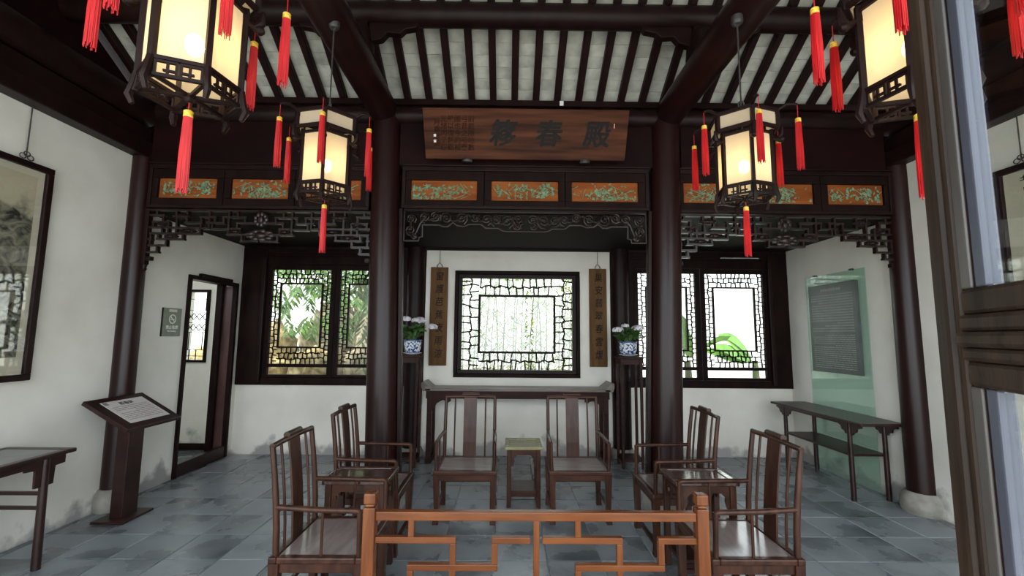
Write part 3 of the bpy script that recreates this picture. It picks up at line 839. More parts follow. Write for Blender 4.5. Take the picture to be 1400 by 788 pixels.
# dark timber around the sashes
def surround(name, label, x0, x1, s0, s1, g0, g1, gap):
    mb = MB(); y0, y1 = YB - 0.035, YB + 0.07
    mb.box(x0, s0, y0, y1, 0.95, 2.90); mb.box(s1, x1, y0, y1, 0.95, 2.90)
    mb.box(s0, s1, y0, y1, 0.95, 1.052); mb.box(s0, s1, y0 + 0.015, y1, 2.668, 2.79)
    mb.box(s0, s1, y0, y1, 2.823 + gap, 2.90)
    mb.box(s0, g0, y0 + 0.01, y1, 2.79, 2.823 + gap); mb.box(g1, s1, y0 + 0.01, y1, 2.79, 2.823 + gap)
    mb.box(g0, g1, y0 + 0.01, y1, 2.79, 2.823)
    tag(mb.build(name, 'frame_dark', None, bevel=0.006), label, None, None, 'structure')
surround('trim_2', 'dark timber surround of the windows by the doorway wall', XL, CX0, -3.48, -1.51, -3.42, -3.08, 0.006)
surround('trim_3', 'dark timber surround of the windows by the glass sheet wall', CX1, XR, 1.825, 3.80, 3.12, 3.73, 0.014)
for x, l in ((-3.50, 'trim_4'), (3.815, 'trim_5')):
    tag(MB().box(x - 0.035, x + 0.02, YB - 0.07, YB - 0.034, 1.0, 2.75).build(l, 'lacquer', None, bevel=0.006), 'thin upright moulding beside the windows', None, None, 'structure')

# ================================================================== DOORWAY in the left wall
d1 = struct('door_1', 'doorway with dark frame, raised threshold and folded leaf')
mb = MB()
mb.box(XL - 0.03, XL + 0.03, DY0, DY0 + 0.045, 0, DZ); mb.box(XL - 0.03, XL + 0.03, DY1 - 0.05, DY1, 0, DZ)
mb.box(XL - 0.03, XL + 0.03, DY0 + 0.045, DY1 - 0.05, DZ - 0.05, DZ)
mb.build('door_frame', 'frame_dark', d1, bevel=0.005)
MB().box(XL - 0.01, XL + 0.045, 5.48, 6.1, DZ - 0.02, DZ + 0.035).build('lintel_moulding', 'frame_dark', d1, bevel=0.005)
MB().box(XL - 0.06, XL + 0.02, DY0 + 0.045, DY1 - 0.05, 0, 0.15).build('threshold', 'column', d1, bevel=0.006)
MB().box(XL - 0.15, XL - 0.03, DY1 - 0.03, DY1, 0, DZ - 0.05).build('jamb_lining', 'red_door', d1)
MB().box(XL - 0.235, XL - 0.15, DY1 - 0.08, DY1, 0, DZ - 0.02).build('door_leaf', 'frame_dark', d1, bevel=0.006)
MB().box(XL - 0.24, XL - 0.03, DY0 + 0.045, DY1 - 0.09, DZ - 0.03, DZ).build('head_lining', 'frame_dark', d1)
# room beyond
YS = 6.62
mb = MB(); a0, a1_, b0_, b1_ = -4.80, -4.45, 1.27, 2.28
mb.box(-7.2, a0, YS, YS + 0.2, -0.05, 3.2); mb.box(a1_, XL - 0.24, YS, YS + 0.2, -0.05, 3.2)
mb.box(a0, a1_, YS, YS + 0.2, -0.05, b0_); mb.box(a0, a1_, YS, YS + 0.2, b1_, 3.2)
tag(mb.build('wall_side_room', 'plaster'), 'white wall of the room beyond the doorway', None, None, 'structure')
tag(MB().box(-7.2, XL - 0.0, 4.0, 6.7, -0.12, -0.006).build('floor_side_room', 'tile'), 'grey floor beyond the doorway', None, None, 'structure')
tag(MB().box(-7.2, XL - 0.24, YS - 0.03, YS, 0, 0.09).build('baseboard_side_room', 'lacquer'), 'dark baseboard beyond the doorway', None, None, 'structure')
tag(MB().box(-7.4, -7.2, 3.8, 6.82, -0.1, 3.25).build('wall_light_block_end', 'plaster'), 'unseen far wall added to dim the room beyond the doorway', None, None, 'structure')  # unseen wall, added to keep the open sky from flooding the room
tag(MB().box(-7.2, XL - 0.24, 3.8, 4.0, -0.1, 2.5).build('wall_light_block_front', 'plaster'), 'unseen near wall added to dim the room beyond the doorway', None, None, 'structure')  # unseen wall, added to dim the room; gap on top lets daylight in
tag(MB().box(-7.2, XL - 0.24, 4.0, 6.82, 3.2, 3.25).build('ceiling_side_room', 'white_wall'), 'pale ceiling beyond the doorway', None, None, 'structure')
w6 = struct('window_6', 'small latticed window seen through the doorway')
mb = MB(); ring(mb, a0 - 0.03, a1_ + 0.03, b0_ - 0.03, b1_ + 0.03, 0.035, YS - 0.03, YS + 0.05); mb.build('window_frame', 'frame_dark', w6)
l = MB(); yl = YS + 0.03; bw = 0.008
for z in (1.33, 1.42, 1.68, 1.82, 2.0, 2.17): l.bar((a0, yl, z), (a1_, yl, z), bw, 0.012, (0, 1, 0))
for x, z0_, z1_ in ((a0 + 0.1, 1.27, 1.42), (a0 + 0.2, 1.27, 1.42), (a0 + 0.28, 1.42, 1.68), (a0 + 0.05, 2.0, 2.28), (a0 + 0.3, 2.0, 2.28), (a0 + 0.08, 1.42, 1.68)):
    l.bar((x, yl, z0_), (x, yl, z1_), bw, 0.012, (0, 1, 0))
for zc in (1.75, 1.91):
    for q in range(4):
        x = a0 + 0.045 + 0.085 * q
        P = [(x - 0.04, zc), (x, zc + 0.05), (x + 0.04, zc), (x, zc - 0.05)]
        for u in range(4): l.bar((P[u][0], yl, P[u][1]), (P[(u + 1) % 4][0], yl, P[(u + 1) % 4][1]), bw, 0.012, (0, 1, 0))
lo = l.build('lattice', 'frame_dark', w6); lo['kind'] = 'stuff'
MB().box(a0, a1_, YS + 0.045, YS + 0.049, b0_, b1_).build('glass_pane', 'glass', w6)

# no-smoking sign
ns = thing('wall_sign', 'grey prohibition sign on the white wall beside the doorway', 'sign', (XL + 0.012, 5.085, 1.79))
MB().box(-0.012, 0.008, -0.135, 0.135, -0.16, 0.16).build('plate', 'sign_grey', ns, bevel=0.003)
MB().box(-0.011, 0.003, -0.142, -0.1355, -0.16, 0.16).build('plate_edge', 'lacquer', ns)
c = MB()
for q in range(28):
    a, b = 2 * PI * q / 28, 2 * PI * (q + 1) / 28
    c.bar((0.009, 0.048 * math.cos(a), 0.035 + 0.048 * math.sin(a)), (0.009, 0.048 * math.cos(b), 0.035 + 0.048 * math.sin(b)), 0.011, 0.002, (1, 0, 0))
c.bar((0.009, -0.033, 0.035 + 0.033), (0.009, 0.033, 0.035 - 0.033), 0.010, 0.002, (1, 0, 0))
c.box(0.008, 0.0095, -0.03, 0.03, 0.028, 0.038)
c.build('ban_symbol', 'white_print', ns)
MB().box(0.008, 0.009, -0.06, 0.06, 0.115, 0.145).build('header_block', 'mat_cream', ns)
text('sign_text', '禁止吸烟', 0.046, 'white_print', ns, (0.0085, 0, -0.06), FACE_PX, 0.0004, 0.0008)
text('sign_subtext', 'No Smoking', 0.026, 'white_print', ns, (0.0085, 0, -0.10), FACE_PX, 0.0004, 0.0004)

# ================================================================== COUPLETS
def couplet(label, x, chars, zc):
    t = thing('couplet_board', label, 'scroll board', (x, YB - 0.03, zc))
    MB().box(-0.125, 0.125, -0.012, 0.016, -0.705, 0.705).build('board', 'couplet', t, bevel=0.004)
    for i, ch in enumerate(chars):
        text('character', ch, 0.135, 'ink', t, (0.005, -0.0125, 0.565 - 0.185 * i), FACE_FRONT, 0.001, 0.0, 0.12, sx=0.85, bold=0.0012)
    w = MB(); w.tube([(0, 0.004, 0.78), (0, 0.004, 0.97)], 0.004, 6); w.build('hanging_wire', 'iron', t)
    h = MB(); h.tube([(-0.035, 0.0, 0.7), (-0.035, 0, 0.73), (0, 0, 0.775), (0.035, 0, 0.73), (0.035, 0, 0.7)], 0.006, 6); h.build('hook', 'iron', t)
couplet('narrow brown board with seven characters, beside the window on the doorway side', -0.99, '窗護芭蕉夜雨涼', 1.942)
couplet('narrow brown board with seven characters, beside the window on the glass sheet side', 1.305, '巢安翡翠春雲煖', 1.942)

# ================================================================== CHAIRS
def make_chair(label, group, x, y, rz, first=[None]):
    if first[0] is not None:
        o = copy_tree(first[0]); o.location = (x, y, 0); o.rotation_euler = (0, 0, rz)
        return tag(o, label, 'chair', group)
    t = thing('armchair', label, 'chair', (x, y, 0), rz, group)
    w, d, sh = 0.285, 0.26, 0.46            # half width, half depth, seat height; front = -y
    # seat
    s = MB(); fr_ = 0.045
    s.box(-w, w, -d, -d + fr_, sh - 0.035, sh); s.box(-w, w, d - fr_, d, sh - 0.035, sh)
    s.box(-w, -w + fr_, -d + fr_, d - fr_, sh - 0.035, sh); s.box(w - fr_, w, -d + fr_, d - fr_, sh - 0.035, sh)
    s.build('seat_frame', 'chair_x', t, bevel=0.008)
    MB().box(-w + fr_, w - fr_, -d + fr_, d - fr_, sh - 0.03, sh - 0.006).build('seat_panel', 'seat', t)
    # aprons
    for (a, b, nm) in (((-w + 0.03, -d + 0.028), (w - 0.03, -d + 0.028), 0), ((-w + 0.03, d - 0.028), (w - 0.03, d - 0.028), 0), ((-w + 0.028, -d + 0.03), (-w + 0.028, d - 0.03), 1), ((w - 0.028, -d + 0.03), (w - 0.028, d - 0.03), 1)):
        MB().bar((a[0], a[1], sh - 0.062), (b[0], b[1], sh - 0.062), 0.018, 0.054).build('apron', 'chair_x' if not nm else 'chair', t, bevel=0.004)
    # legs
    for sx in (-1, 1):
        for sy in (-1, 1):
            lx, ly = sx * (w - 0.03), sy * (d - 0.03)
            wd = 0.054
            m = MB()
            prof = [(sh - 0.034, wd, 0), (0.28, wd * 0.92, 0.002), (0.12, wd * 0.8, 0.006), (0, wd * 0.95, 0.0)]
            for (za, wa, ia), (zb, wb_, ib) in zip(prof[:-1], prof[1:]):
                ca = (lx - sx * ia, ly - sy * ia); cb = (lx - sx * ib, ly - sy * ib)
                vs = [(cb[0] - wb_ / 2, cb[1] - wb_ / 2, zb), (cb[0] + wb_ / 2, cb[1] - wb_ / 2, zb), (cb[0] + wb_ / 2, cb[1] + wb_ / 2, zb), (cb[0] - wb_ / 2, cb[1] + wb_ / 2, zb),
                      (ca[0] - wa / 2, ca[1] - wa / 2, za), (ca[0] + wa / 2, ca[1] - wa / 2, za), (ca[0] + wa / 2, ca[1] + wa / 2, za), (ca[0] - wa / 2, ca[1] + wa / 2, za)]
                m.add(vs, [(0, 3, 2, 1), (4, 5, 6, 7), (0, 1, 5, 4), (1, 2, 6, 5), (2, 3, 7, 6), (3, 0, 4, 7)])
            m.build('leg', 'chair', t)
    # stretchers
    for sx in (-1, 1):
        MB().bar((sx * (w - 0.03), -d + 0.04, 0.13), (sx * (w - 0.03), d - 0.04, 0.13), 0.018, 0.026).build('stretcher', 'chair', t)
    MB().bar((-w + 0.04, d - 0.03, 0.23), (w - 0.04, d - 0.03, 0.23), 0.018, 0.024).build('stretcher', 'chair_x', t)
    MB().bar((-w + 0.04, -d + 0.03, 0.08), (w - 0.04, -d + 0.03, 0.08), 0.03, 0.022).build('footrest', 'chair_x', t)
    # back
    by = d - 0.028; tilt = 0.055; bt = 1.04
    def bk(z): f = max(0, (z - sh) / (bt - sh)); return by + tilt * (f ** 1.6)
    for sx in (-1, 1):
        px_ = sx * (w - 0.035)
        zs = [sh - 0.01, 0.6, 0.75, 0.9, bt]
        MB().tube([(px_, bk(z), z) for z in zs], [0.018, 0.018, 0.0175, 0.0165, 0.016], 10).build('back_post', 'chair', t, True)
        px2 = sx * 0.155
        MB().tube([(px2, bk(z), z) for z in zs], 0.0085, 8).build('back_rod', 'chair', t, True)
    MB().tube([(-w + 0.03, bk(bt), bt), (-0.09, bk(bt) + 0.006, bt + 0.003), (0.09, bk(bt) + 0.006, bt + 0.003), (w - 0.03, bk(bt), bt)], 0.0165, 10).build('top_rail', 'chair_x', t, True)
    sp = MB(); zs = [sh, 0.6, 0.75, 0.9, bt + 0.02]
    for za, zb in zip(zs[:-1], zs[1:]):
        ya, yb = bk(za), bk(zb)
        vs = [(-0.066, ya - 0.006, za), (0.066, ya - 0.006, za), (0.066, ya + 0.006, za), (-0.066, ya + 0.006, za), (-0.066, yb - 0.006, zb), (0.066, yb - 0.006, zb), (0.066, yb + 0.006, zb), (-0.066, yb + 0.006, zb)]
        sp.add(vs, [(0, 3, 2, 1), (4, 5, 6, 7), (0, 1, 5, 4), (1, 2, 6, 5), (2, 3, 7, 6), (3, 0, 4, 7)])
    sp.build('splat', 'chair', t)
    MB().tube([(-0.085, bk(bt) + 0.004, bt + 0.026), (0.085, bk(bt) + 0.004, bt + 0.026)], 0.02, 10).build('head_roll', 'chair_x', t, True)
    # arms
    for sx in (-1, 1):
        ax = sx * (w - 0.02); az = 0.70
        MB().tube([(sx * (w - 0.035), bk(az), az + 0.012), (ax, 0.02, az + 0.004), (ax, -d + 0.05, az), (ax, -d + 0.035, az - 0.008)], 0.0155, 10).build('arm', 'chair', t, True)
        MB().tube([(ax, -d + 0.035, az), (ax, -d + 0.032, 0.58), (sx * (w - 0.027), -d + 0.03, sh - 0.01)], [0.0155, 0.015, 0.016], 10).build('arm_post', 'chair', t, True)
        MB().tube([(ax, -0.02, az), (sx * (w - 0.025), -0.02, sh - 0.005)], 0.0085, 8).build('arm_rod', 'chair', t, True)
    first[0] = t
    return t
make_chair('dark wooden armchair facing out before the altar table, closer to the doorway', 'armchairs before the altar table', -0.37, 4.375, 0)
make_chair('dark wooden armchair facing out before the altar table, closer to the glass sheet', 'armchairs before the altar table', 0.675, 4.39, 0)
GS = 'armchairs facing each other'
make_chair('wooden armchair nearest the orange railing on the doorway side, side-on', GS, -1.035, 2.85, R(90))
make_chair('wooden armchair between square tea table and column on the doorway side', GS, -1.075, 3.82, R(90))
make_chair('wooden armchair nearest the orange railing on the glass sheet side, side-on', GS, 1.40, 2.85, R(-90))
make_chair('wooden armchair between square tea table and column on the glass sheet side', GS, 1.395, 3.84, R(-90))

# ================================================================== SMALL TABLES
def tea_table(label, x, y, w, d, h, group, top='table_top', shelf=True, apron=True):
    t = thing('tea_table', label, 'table', (x, y, 0), 0, group)
    a, b = w / 2, d / 2; f = 0.05
    s = MB()
    s.box(-a, a, -b, -b + f, h - 0.03, h); s.box(-a, a, b - f, b, h - 0.03, h); s.box(-a, -a + f, -b + f, b - f, h - 0.03, h); s.box(a - f, a, -b + f, b - f, h - 0.03, h)
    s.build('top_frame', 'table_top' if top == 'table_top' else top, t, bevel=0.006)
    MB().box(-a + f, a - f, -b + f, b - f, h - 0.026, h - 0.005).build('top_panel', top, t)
    for sx in (-1, 1):
        for sy in (-1, 1):
            cx, cy = sx * (a - 0.04), sy * (b - 0.04)
            MB().box(cx - 0.021, cx + 0.021, cy - 0.021, cy + 0.021, 0, h - 0.03).build('leg', 'chair', t, bevel=0.005)
    # shaped aprons
    def shaped(half):
        n = half - 0.06
        return [(-n, 0), (n, 0), (n, -0.16), (n - 0.02, -0.16), (n - 0.035, -0.11), (n - 0.03, -0.085), (n - 0.06, -0.055), (-n + 0.06, -0.055), (-n + 0.03, -0.085), (-n + 0.035, -0.11), (-n + 0.02, -0.16), (-n, -0.16)]
    for sy in (-1, 1):
        MB().prism(shaped(a)[::-1], -0.007, 0.007).build('apron', 'chair_x', t, loc=(0, sy * (b - 0.04), h - 0.031))
    for sx in (-1, 1):
        o = MB().prism(shaped(b)[::-1], -0.007, 0.007).build('apron', 'chair', t, loc=(sx * (a - 0.04), 0, h - 0.031)); o.rotation_euler = (0, 0, R(90))
    if shelf:
        MB().box(-a + 0.035, a - 0.035, -b + 0.035, b - 0.035, 0.13, 0.155).build('shelf', 'chair_x', t)
        for sy in (-1, 1):
            MB().bar((-a + 0.05, sy * (b - 0.04), 0.115), (a - 0.05, sy * (b - 0.04), 0.115), 0.02, 0.03).build('stretcher', 'chair_x', t)
    return t
M['sheen_top'] = noise_mat('painted_sheen_top', srgb(128, 122, 84), srgb(150, 144, 102), (3, 20, 8), 0.25, coat=0.4)  # greenish-yellow reflections on the stand's top, painted into its colour
tea_table('small stool-high tea stand with a pale sheen on its top between the two altar chairs', 0.175, 4.70, 0.37, 0.40, 0.58, None, 'sheen_top')
tea_table('square dark tea table between the two armchairs on the doorway side', -1.035, 3.325, 0.45, 0.34, 0.68, 'square tea tables')
tea_table('square dark tea table between the two armchairs on the glass sheet side', 1.395, 3.335, 0.45, 0.34, 0.68, 'square tea tables')

# ================================================================== ALTAR TABLE
at = thing('altar_table', 'long narrow altar table with upturned ends under the centre window', 'table', (0.15, 6.17, 0))
ah, hw, hd = 0.965, 1.285, 0.19
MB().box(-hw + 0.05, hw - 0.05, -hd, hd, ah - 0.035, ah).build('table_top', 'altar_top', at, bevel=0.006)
for s in (-1, 1):
    pts = [(s * (hw - 0.12), ah - 0.03), (s * (hw - 0.02), ah - 0.035), (s * (hw + 0.0), ah + 0.02), (s * (hw - 0.0), ah + 0.075), (s * (hw - 0.03), ah + 0.085), (s * (hw - 0.09), ah + 0.03), (s * (hw - 0.13), ah + 0.0015)]
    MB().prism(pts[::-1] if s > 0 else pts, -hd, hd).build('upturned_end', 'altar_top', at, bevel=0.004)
MB().box(-hw + 0.06, hw - 0.06, -hd + 0.03, -hd + 0.055, ah - 0.135, ah - 0.036).build('apron', 'altar', at, bevel=0.004)
MB().box(-hw + 0.06, hw - 0.06, hd - 0.055, hd - 0.03, ah - 0.135, ah - 0.036).build('apron', 'altar', at)
for s in (-1, 1):
    for sy in (-1, 1):
        cx, cy = s * (hw - 0.11), sy * (hd - 0.055)
        MB().box(cx - 0.033, cx + 0.033, cy - 0.028, cy + 0.028, 0.06, ah - 0.036).build('leg', 'altar', at, bevel=0.005)
    # carved cloud brackets inside the leg
    x = s * (hw - 0.145)
    pts = [(x, ah - 0.135), (x - s * 0.24, ah - 0.135), (x - s * 0.25, ah - 0.165), (x - s * 0.21, ah - 0.19), (x - s * 0.185, ah - 0.165), (x - s * 0.14, ah - 0.155), (x - s * 0.10, ah - 0.175), (x - s * 0.06, ah - 0.20), (x - s * 0.025, ah - 0.27), (x, ah - 0.29)]
    MB().prism(pts if s > 0 else pts[::-1], -hd + 0.035, -hd + 0.05).build('cloud_bracket', 'altar', at)
    MB().box(s * (hw - 0.11) - 0.04, s * (hw - 0.11) + 0.04, -hd + 0.01, hd - 0.01, 0, 0.06).build('foot_runner', 'altar', at, bevel=0.005)
    e = MB(); ring_x0, ring_x1 = -hd + 0.09, hd - 0.09
    e.box(s * (hw - 0.11) - 0.01, s * (hw - 0.11) + 0.01, ring_x0, ring_x1, 0.08, 0.12); e.box(s * (hw - 0.11) - 0.01, s * (hw - 0.11) + 0.01, ring_x0, ring_x1, ah - 0.2, ah - 0.06)
    e.build('end_panel', 'altar', at)

# ================================================================== FLOWER STANDS + POTS
def stand(label, x, y):
    t = thing('flower_stand', label, 'stand', (x, y, 0), 0, 'tall flower stands')
    a, h = 0.155, 1.41
    MB().box(-a, a, -a, a, h - 0.028, h).build('top_board', 'altar', t, bevel=0.006)
    for sy in (-1, 1):
        MB().box(-a + 0.03, a - 0.03, sy * (a - 0.03) - 0.008, sy * (a - 0.03) + 0.008, h - 0.10, h - 0.028).build('apron', 'altar', t)
        o = MB().box(sy * (a - 0.03) - 0.008, sy * (a - 0.03) + 0.008, -a + 0.03, a - 0.03, h - 0.10, h - 0.028).build('apron', 'altar', t)
    for sx in (-1, 1):
        for sy in (-1, 1):
            MB().box(sx * (a - 0.03) - 0.017, sx * (a - 0.03) + 0.017, sy * (a - 0.03) - 0.017, sy * (a - 0.03) + 0.017, 0, h - 0.028).build('leg', 'altar', t, bevel=0.004)
    for z in (0.10,):
        for sy in (-1, 1):
            MB().bar((-a + 0.04, sy * (a - 0.03), z), (a - 0.04, sy * (a - 0.03), z), 0.018, 0.025).build('stretcher', 'altar', t)
            MB().bar((sy * (a - 0.03), -a + 0.04, z), (sy * (a - 0.03), a - 0.04, z), 0.018, 0.025).build('stretcher', 'altar', t)
    MB().box(-a + 0.03, a - 0.03, -a + 0.03, a - 0.03, 0.1135, 0.128).build('shelf', 'altar', t)
SX = ((-1.285, WD), (1.615, WG))
SY = 5.93
for x, w in SX: stand('tall thin-legged flower stand beside the altar table ' + w, x, SY)
def potted(label, x, y, z, seed, spread, blooms, tall):
    rnd = random.Random(seed)
    t = thing('potted_hydrangea', label, 'potted plant', (x, y, z), 0, 'potted hydrangeas')
    MB().lathe([(0.07, 0), (0.075, 0.004), (0.125, 0.022), (0.122, 0.026), (0.07, 0.012)], 28).build('saucer', 'porcelain', t, True)
    pot = MB().lathe([(0.072, 0.013), (0.085, 0.02), (0.105, 0.07), (0.113, 0.13), (0.112, 0.175), (0.118, 0.192), (0.110, 0.192), (0.104, 0.17), (0.098, 0.165)], 28).build('pot', 'pot', t, True)
    MB().lathe([(0.1185, 0.178), (0.1205, 0.186), (0.1185, 0.194)], 28, cap=False).build('rim_band', 'cobalt', pot, True)
    MB().lathe([(0.0745, 0.013), (0.0885, 0.022), (0.0935, 0.034)], 28, cap=False).build('foot_band', 'cobalt', pot, True)
    MB().lathe([(0.099, 0.15), (0.1, 0.162)], 20).build('soil', 'bark', t)
    st = MB(); lf = MB()
    for k in range(26):
        a = rnd.uniform(0, 2 * PI); r = rnd.uniform(0.1, 1) ** 0.6 * spread
        tip = Vector((r * math.cos(a), r * math.sin(a) * 0.75, 0.19 + tall * rnd.uniform(0.25, 0.9)))
        mid = Vector((tip.x * 0.45, tip.y * 0.45, 0.16 + (tip.z - 0.16) * 0.65))
        st.tube([(tip.x * 0.15, tip.y * 0.15, 0.155), mid, tip], 0.003, 5)
        for q in range(6):
            aa = rnd.uniform(0, 2 * PI); f = rnd.uniform(0.45, 1)
            p = mid.lerp(tip, f)
            lf.leaf(p, (math.cos(aa), math.sin(aa), rnd.uniform(-0.3, 0.5)), (rnd.uniform(-.5, .5), rnd.uniform(-.9, .2), 1), rnd.uniform(0.07, 0.115), rnd.uniform(0.05, 0.075), rnd.uniform(0, 0.5))
    st.build('stems', 'leaf', t); o = lf.build('foliage', 'leaf', t); o['kind'] = 'stuff'
    for (bx, by_, bz, br_) in blooms:
        b = MB()
        for q in range(70):
            u = rnd.uniform(-0.2, 1); a = rnd.uniform(0, 2 * PI); s_ = math.sqrt(max(0, 1 - u * u))
            n = Vector((s_ * math.cos(a), s_ * math.sin(a), u)); p = Vector((bx, by_, bz)) + Vector((n.x * br_, n.y * br_, n.z * br_ * 0.62))
            e = n.cross(Vector((0.3, 0.7, 0.2))).normalized() * 0.018; g = n.cross(e).normalized() * 0.018
            b.add([p - e, p - g, p + e, p + g, p + n * 0.003], [(0, 1, 4), (1, 2, 4), (2, 3, 4), (3, 0, 4)])
        b.build('bloom', 'petal', t)
potted('white hydrangea in a blue and white pot on the stand ' + WD, SX[0][0] + 0.03, SY, 1.41, 5, 0.23, [(-0.08, -0.08, 0.46, 0.07), (0.10, -0.06, 0.44, 0.085), (0.255, -0.03, 0.36, 0.075), (0.02, 0.08, 0.45, 0.06)], 0.26)
potted('smaller white hydrangea in blue and white pot on stand ' + WG, SX[1][0] - 0.005, SY, 1.41, 9, 0.17, [(-0.15, -0.08, 0.34, 0.075), (0.12, -0.06, 0.36, 0.085), (-0.02, 0.05, 0.40, 0.05)], 0.22)

# ================================================================== LONG SHELF TABLE (glass sheet side)
lt = thing('shelf_table', 'long dark side table with low shelf along the wall by the glass sheet', 'table', (3.80, 5.30, 0))
ll, lw, lh = 0.77, 0.24, 0.82
MB().box(-lw, lw, -ll, ll, lh - 0.028, lh).build('table_top', 'table_dark', lt, bevel=0.008)
for sx in (-1, 1):
    for sy in (-1, 1):
        cx, cy = sx * (lw - 0.055), sy * (ll - 0.23)
        MB().tube([(cx, cy, 0), (cx, cy, lh - 0.03)], [0.026, 0.023], 12).build('leg', 'table_dark', lt, True)
        pr = [(0.0, 0), (0.13, 0), (0.125, -0.035), (0.09, -0.05), (0.08, -0.085), (0.045, -0.095), (0.03, -0.12), (0, -0.12)]
        for sg in (-1, 1):
            P = [(sg * (0.022 + u), v) for u, v in pr]
            o = MB().prism(P if sg < 0 else P[::-1], -0.008, 0.008).build('spandrel', 'table_dark', lt, loc=(cx, cy, lh - 0.029)); o.rotation_euler = (0, 0, R(90))
    MB().box(sx * (lw - 0.055) - 0.01, sx * (lw - 0.055) + 0.01, -ll + 0.06, ll - 0.06, lh - 0.062, lh - 0.029).build('apron', 'table_dark', lt)
for sy in (-1, 1):
    MB().box(-lw + 0.055, lw - 0.055, sy * (ll - 0.23) - 0.009, sy * (ll - 0.23) + 0.009, lh - 0.065, lh - 0.029).build('end_rail', 'table_dark', lt)
MB().box(-lw + 0.045, lw - 0.045, -ll + 0.22, ll - 0.22, 0.445, 0.468).build('shelf', 'table_dark', lt, bevel=0.004)

# LEFT TABLE
lt2 = thing('side_table', 'dark side table with grey inset top under the ink landscape', 'table', (-3.53, 2.74, 0))
ll, lw, lh = 0.775, 0.265, 0.80
s = MB(); f = 0.06
s.box(-lw, lw, -ll, -ll + f, lh - 0.03, lh); s.box(-lw, lw, ll - f, ll, lh - 0.03, lh); s.box(-lw, -lw + f, -ll + f, ll - f, lh - 0.03, lh); s.box(lw - f, lw, -ll + f, ll - f, lh - 0.03, lh)
s.build('top_frame', 'table_dark', lt2, bevel=0.008)
MB().box(-lw + f, lw - f, -ll + f, ll - f, lh - 0.028, lh - 0.003).build('top_panel', 'stone_top', lt2)
for sx in (-1, 1):
    for sy in (-1, 1):
        cx, cy = sx * (lw - 0.06), sy * (ll - 0.17)
        MB().tube([(cx + sx * 0.008, cy + sy * 0.008, 0), (cx, cy, lh - 0.03)], [0.028, 0.025], 12).build('leg', 'table_dark', lt2, True)
        for sg in (-1, 1):
            P = [(sg * 0.023, 0), (sg * 0.14, 0), (sg * 0.14, -0.07), (sg * 0.07, -0.075), (sg * 0.065, -0.2), (sg * 0.023, -0.2)]
            o = MB().prism(P if sg < 0 else P[::-1], -0.008, 0.008).build('spandrel', 'table_dark', lt2, loc=(cx, cy, lh - 0.03)); o.rotation_euler = (0, 0, R(90))
    MB().box(sx * (lw - 0.06) - 0.009, sx * (lw - 0.06) + 0.009, -ll + 0.05, ll - 0.05, lh - 0.085, lh - 0.031).build('apron', 'table_dark', lt2)
for sy in (-1, 1):
    for z in (0.42, 0.52):
        MB().bar((-lw + 0.06, sy * (ll - 0.167), z), (lw - 0.06, sy * (ll - 0.167), z), 0.02, 0.024).build('end_stretcher', 'table_dark', lt2)
    MB().box(-lw + 0.06, lw - 0.06, sy * (ll - 0.17) - 0.009, sy * (ll - 0.17) + 0.009, lh - 0.085, lh - 0.031).build('end_rail', 'table_dark', lt2)

# ================================================================== LECTERN SIGN
lc = thing('lectern_sign', 'dark wooden lectern with a printed sheet beside the column', 'lectern', (-3.48, 4.26, 0))
MB().box(-0.145, 0.145, -0.17, 0.17, 0, 0.022).build('base_plate', 'table_dark', lc, bevel=0.004)
MB().prism([(-0.055, 0.021), (0.055, 0.021), (0.055, 0.914), (-0.055, 0.978)], -0.085, 0.085).build('post', 'table_dark', lc, bevel=0.004)
brd = bpy.data.objects.new('board', None)
tilt = math.atan2(0.235, 0.41)
bm_ = MB(); bl, bw_ = 0.31, 0.235
bd = bm_.box(-bw_, bw_, -bl, bl, -0.018, 0.018).build('board', 'table_dark', lc, bevel=0.004)
bd.location = (0.03, -0.02, 0.945); bd.rotation_euler = (0, tilt, 0)
sheet = MB().box(-0.17, 0.165, -0.215, 0.235, 0.018, 0.0205).build('printed_sheet', 'sheet', bd)
sheet['label'] = 'pale printed information sheet'
text('sheet_title', '殿春簃', 0.05, 'ink', bd, (-0.115, 0.01, 0.0208), (0, 0, R(90)), 0.0003, 0.0005)
rr = random.Random(8); pr = MB()
for i in range(9):
    x = -0.075 + 0.024 * i
    y = -0.18 if i not in (3,) else 0.0
    while y < 0.2:
        w_ = rr.uniform(0.02, 0.06); pr.box(x - 0.0035, x + 0.0035, y, min(y + w_ * 0.85, 0.21), 0.0205, 0.021); y += w_
pr.box(-0.165, -0.12, -0.205, -0.16, 0.0205, 0.021)
pr.build('sheet_print', 'grey_print', sheet)

# ================================================================== ORANGE RAILING
YR = 2.33
rl = thing('fretwork_railing', 'low orange wooden fretwork railing in front of the chairs', 'railing', (0, YR, 0))
x0, x1 = -0.676, 0.985
for x in (x0, x1):
    p = MB().box(x - 0.03, x + 0.03, -0.03, 0.03, 0, 0.82).build('post', 'rail_v', rl, bevel=0.005)
    MB().box(x - 0.024, x + 0.024, -0.024, 0.024, 0.82, 0.835).box(x - 0.03, x + 0.03, -0.03, 0.03, 0.835, 0.888).build('post_cap', 'rail_v', p, bevel=0.008)
MB().box(x0 + 0.03, x1 - 0.03, -0.022, 0.022, 0.757, 0.80).build('top_rail', 'rail', rl, bevel=0.005)
MB().box(x0 + 0.03, x1 - 0.03, -0.022, 0.022, 0.06, 0.10).build('bottom_rail', 'rail', rl, bevel=0.005)
xc = (x0 + x1) / 2
per = (x1 - x0) / 2
za, zb_ = 0.663, 0.535
zb2, za2 = 0.10 + (0.80 - 0.06 - zb_) * 0.56, 0.21
bt = 0.015
def hb(xa, xb, z): MB().box(xa - bt, xb + bt, -0.016, 0.016, z - bt, z + bt).build('fret_bar', 'rail', rl, bevel=0.003)
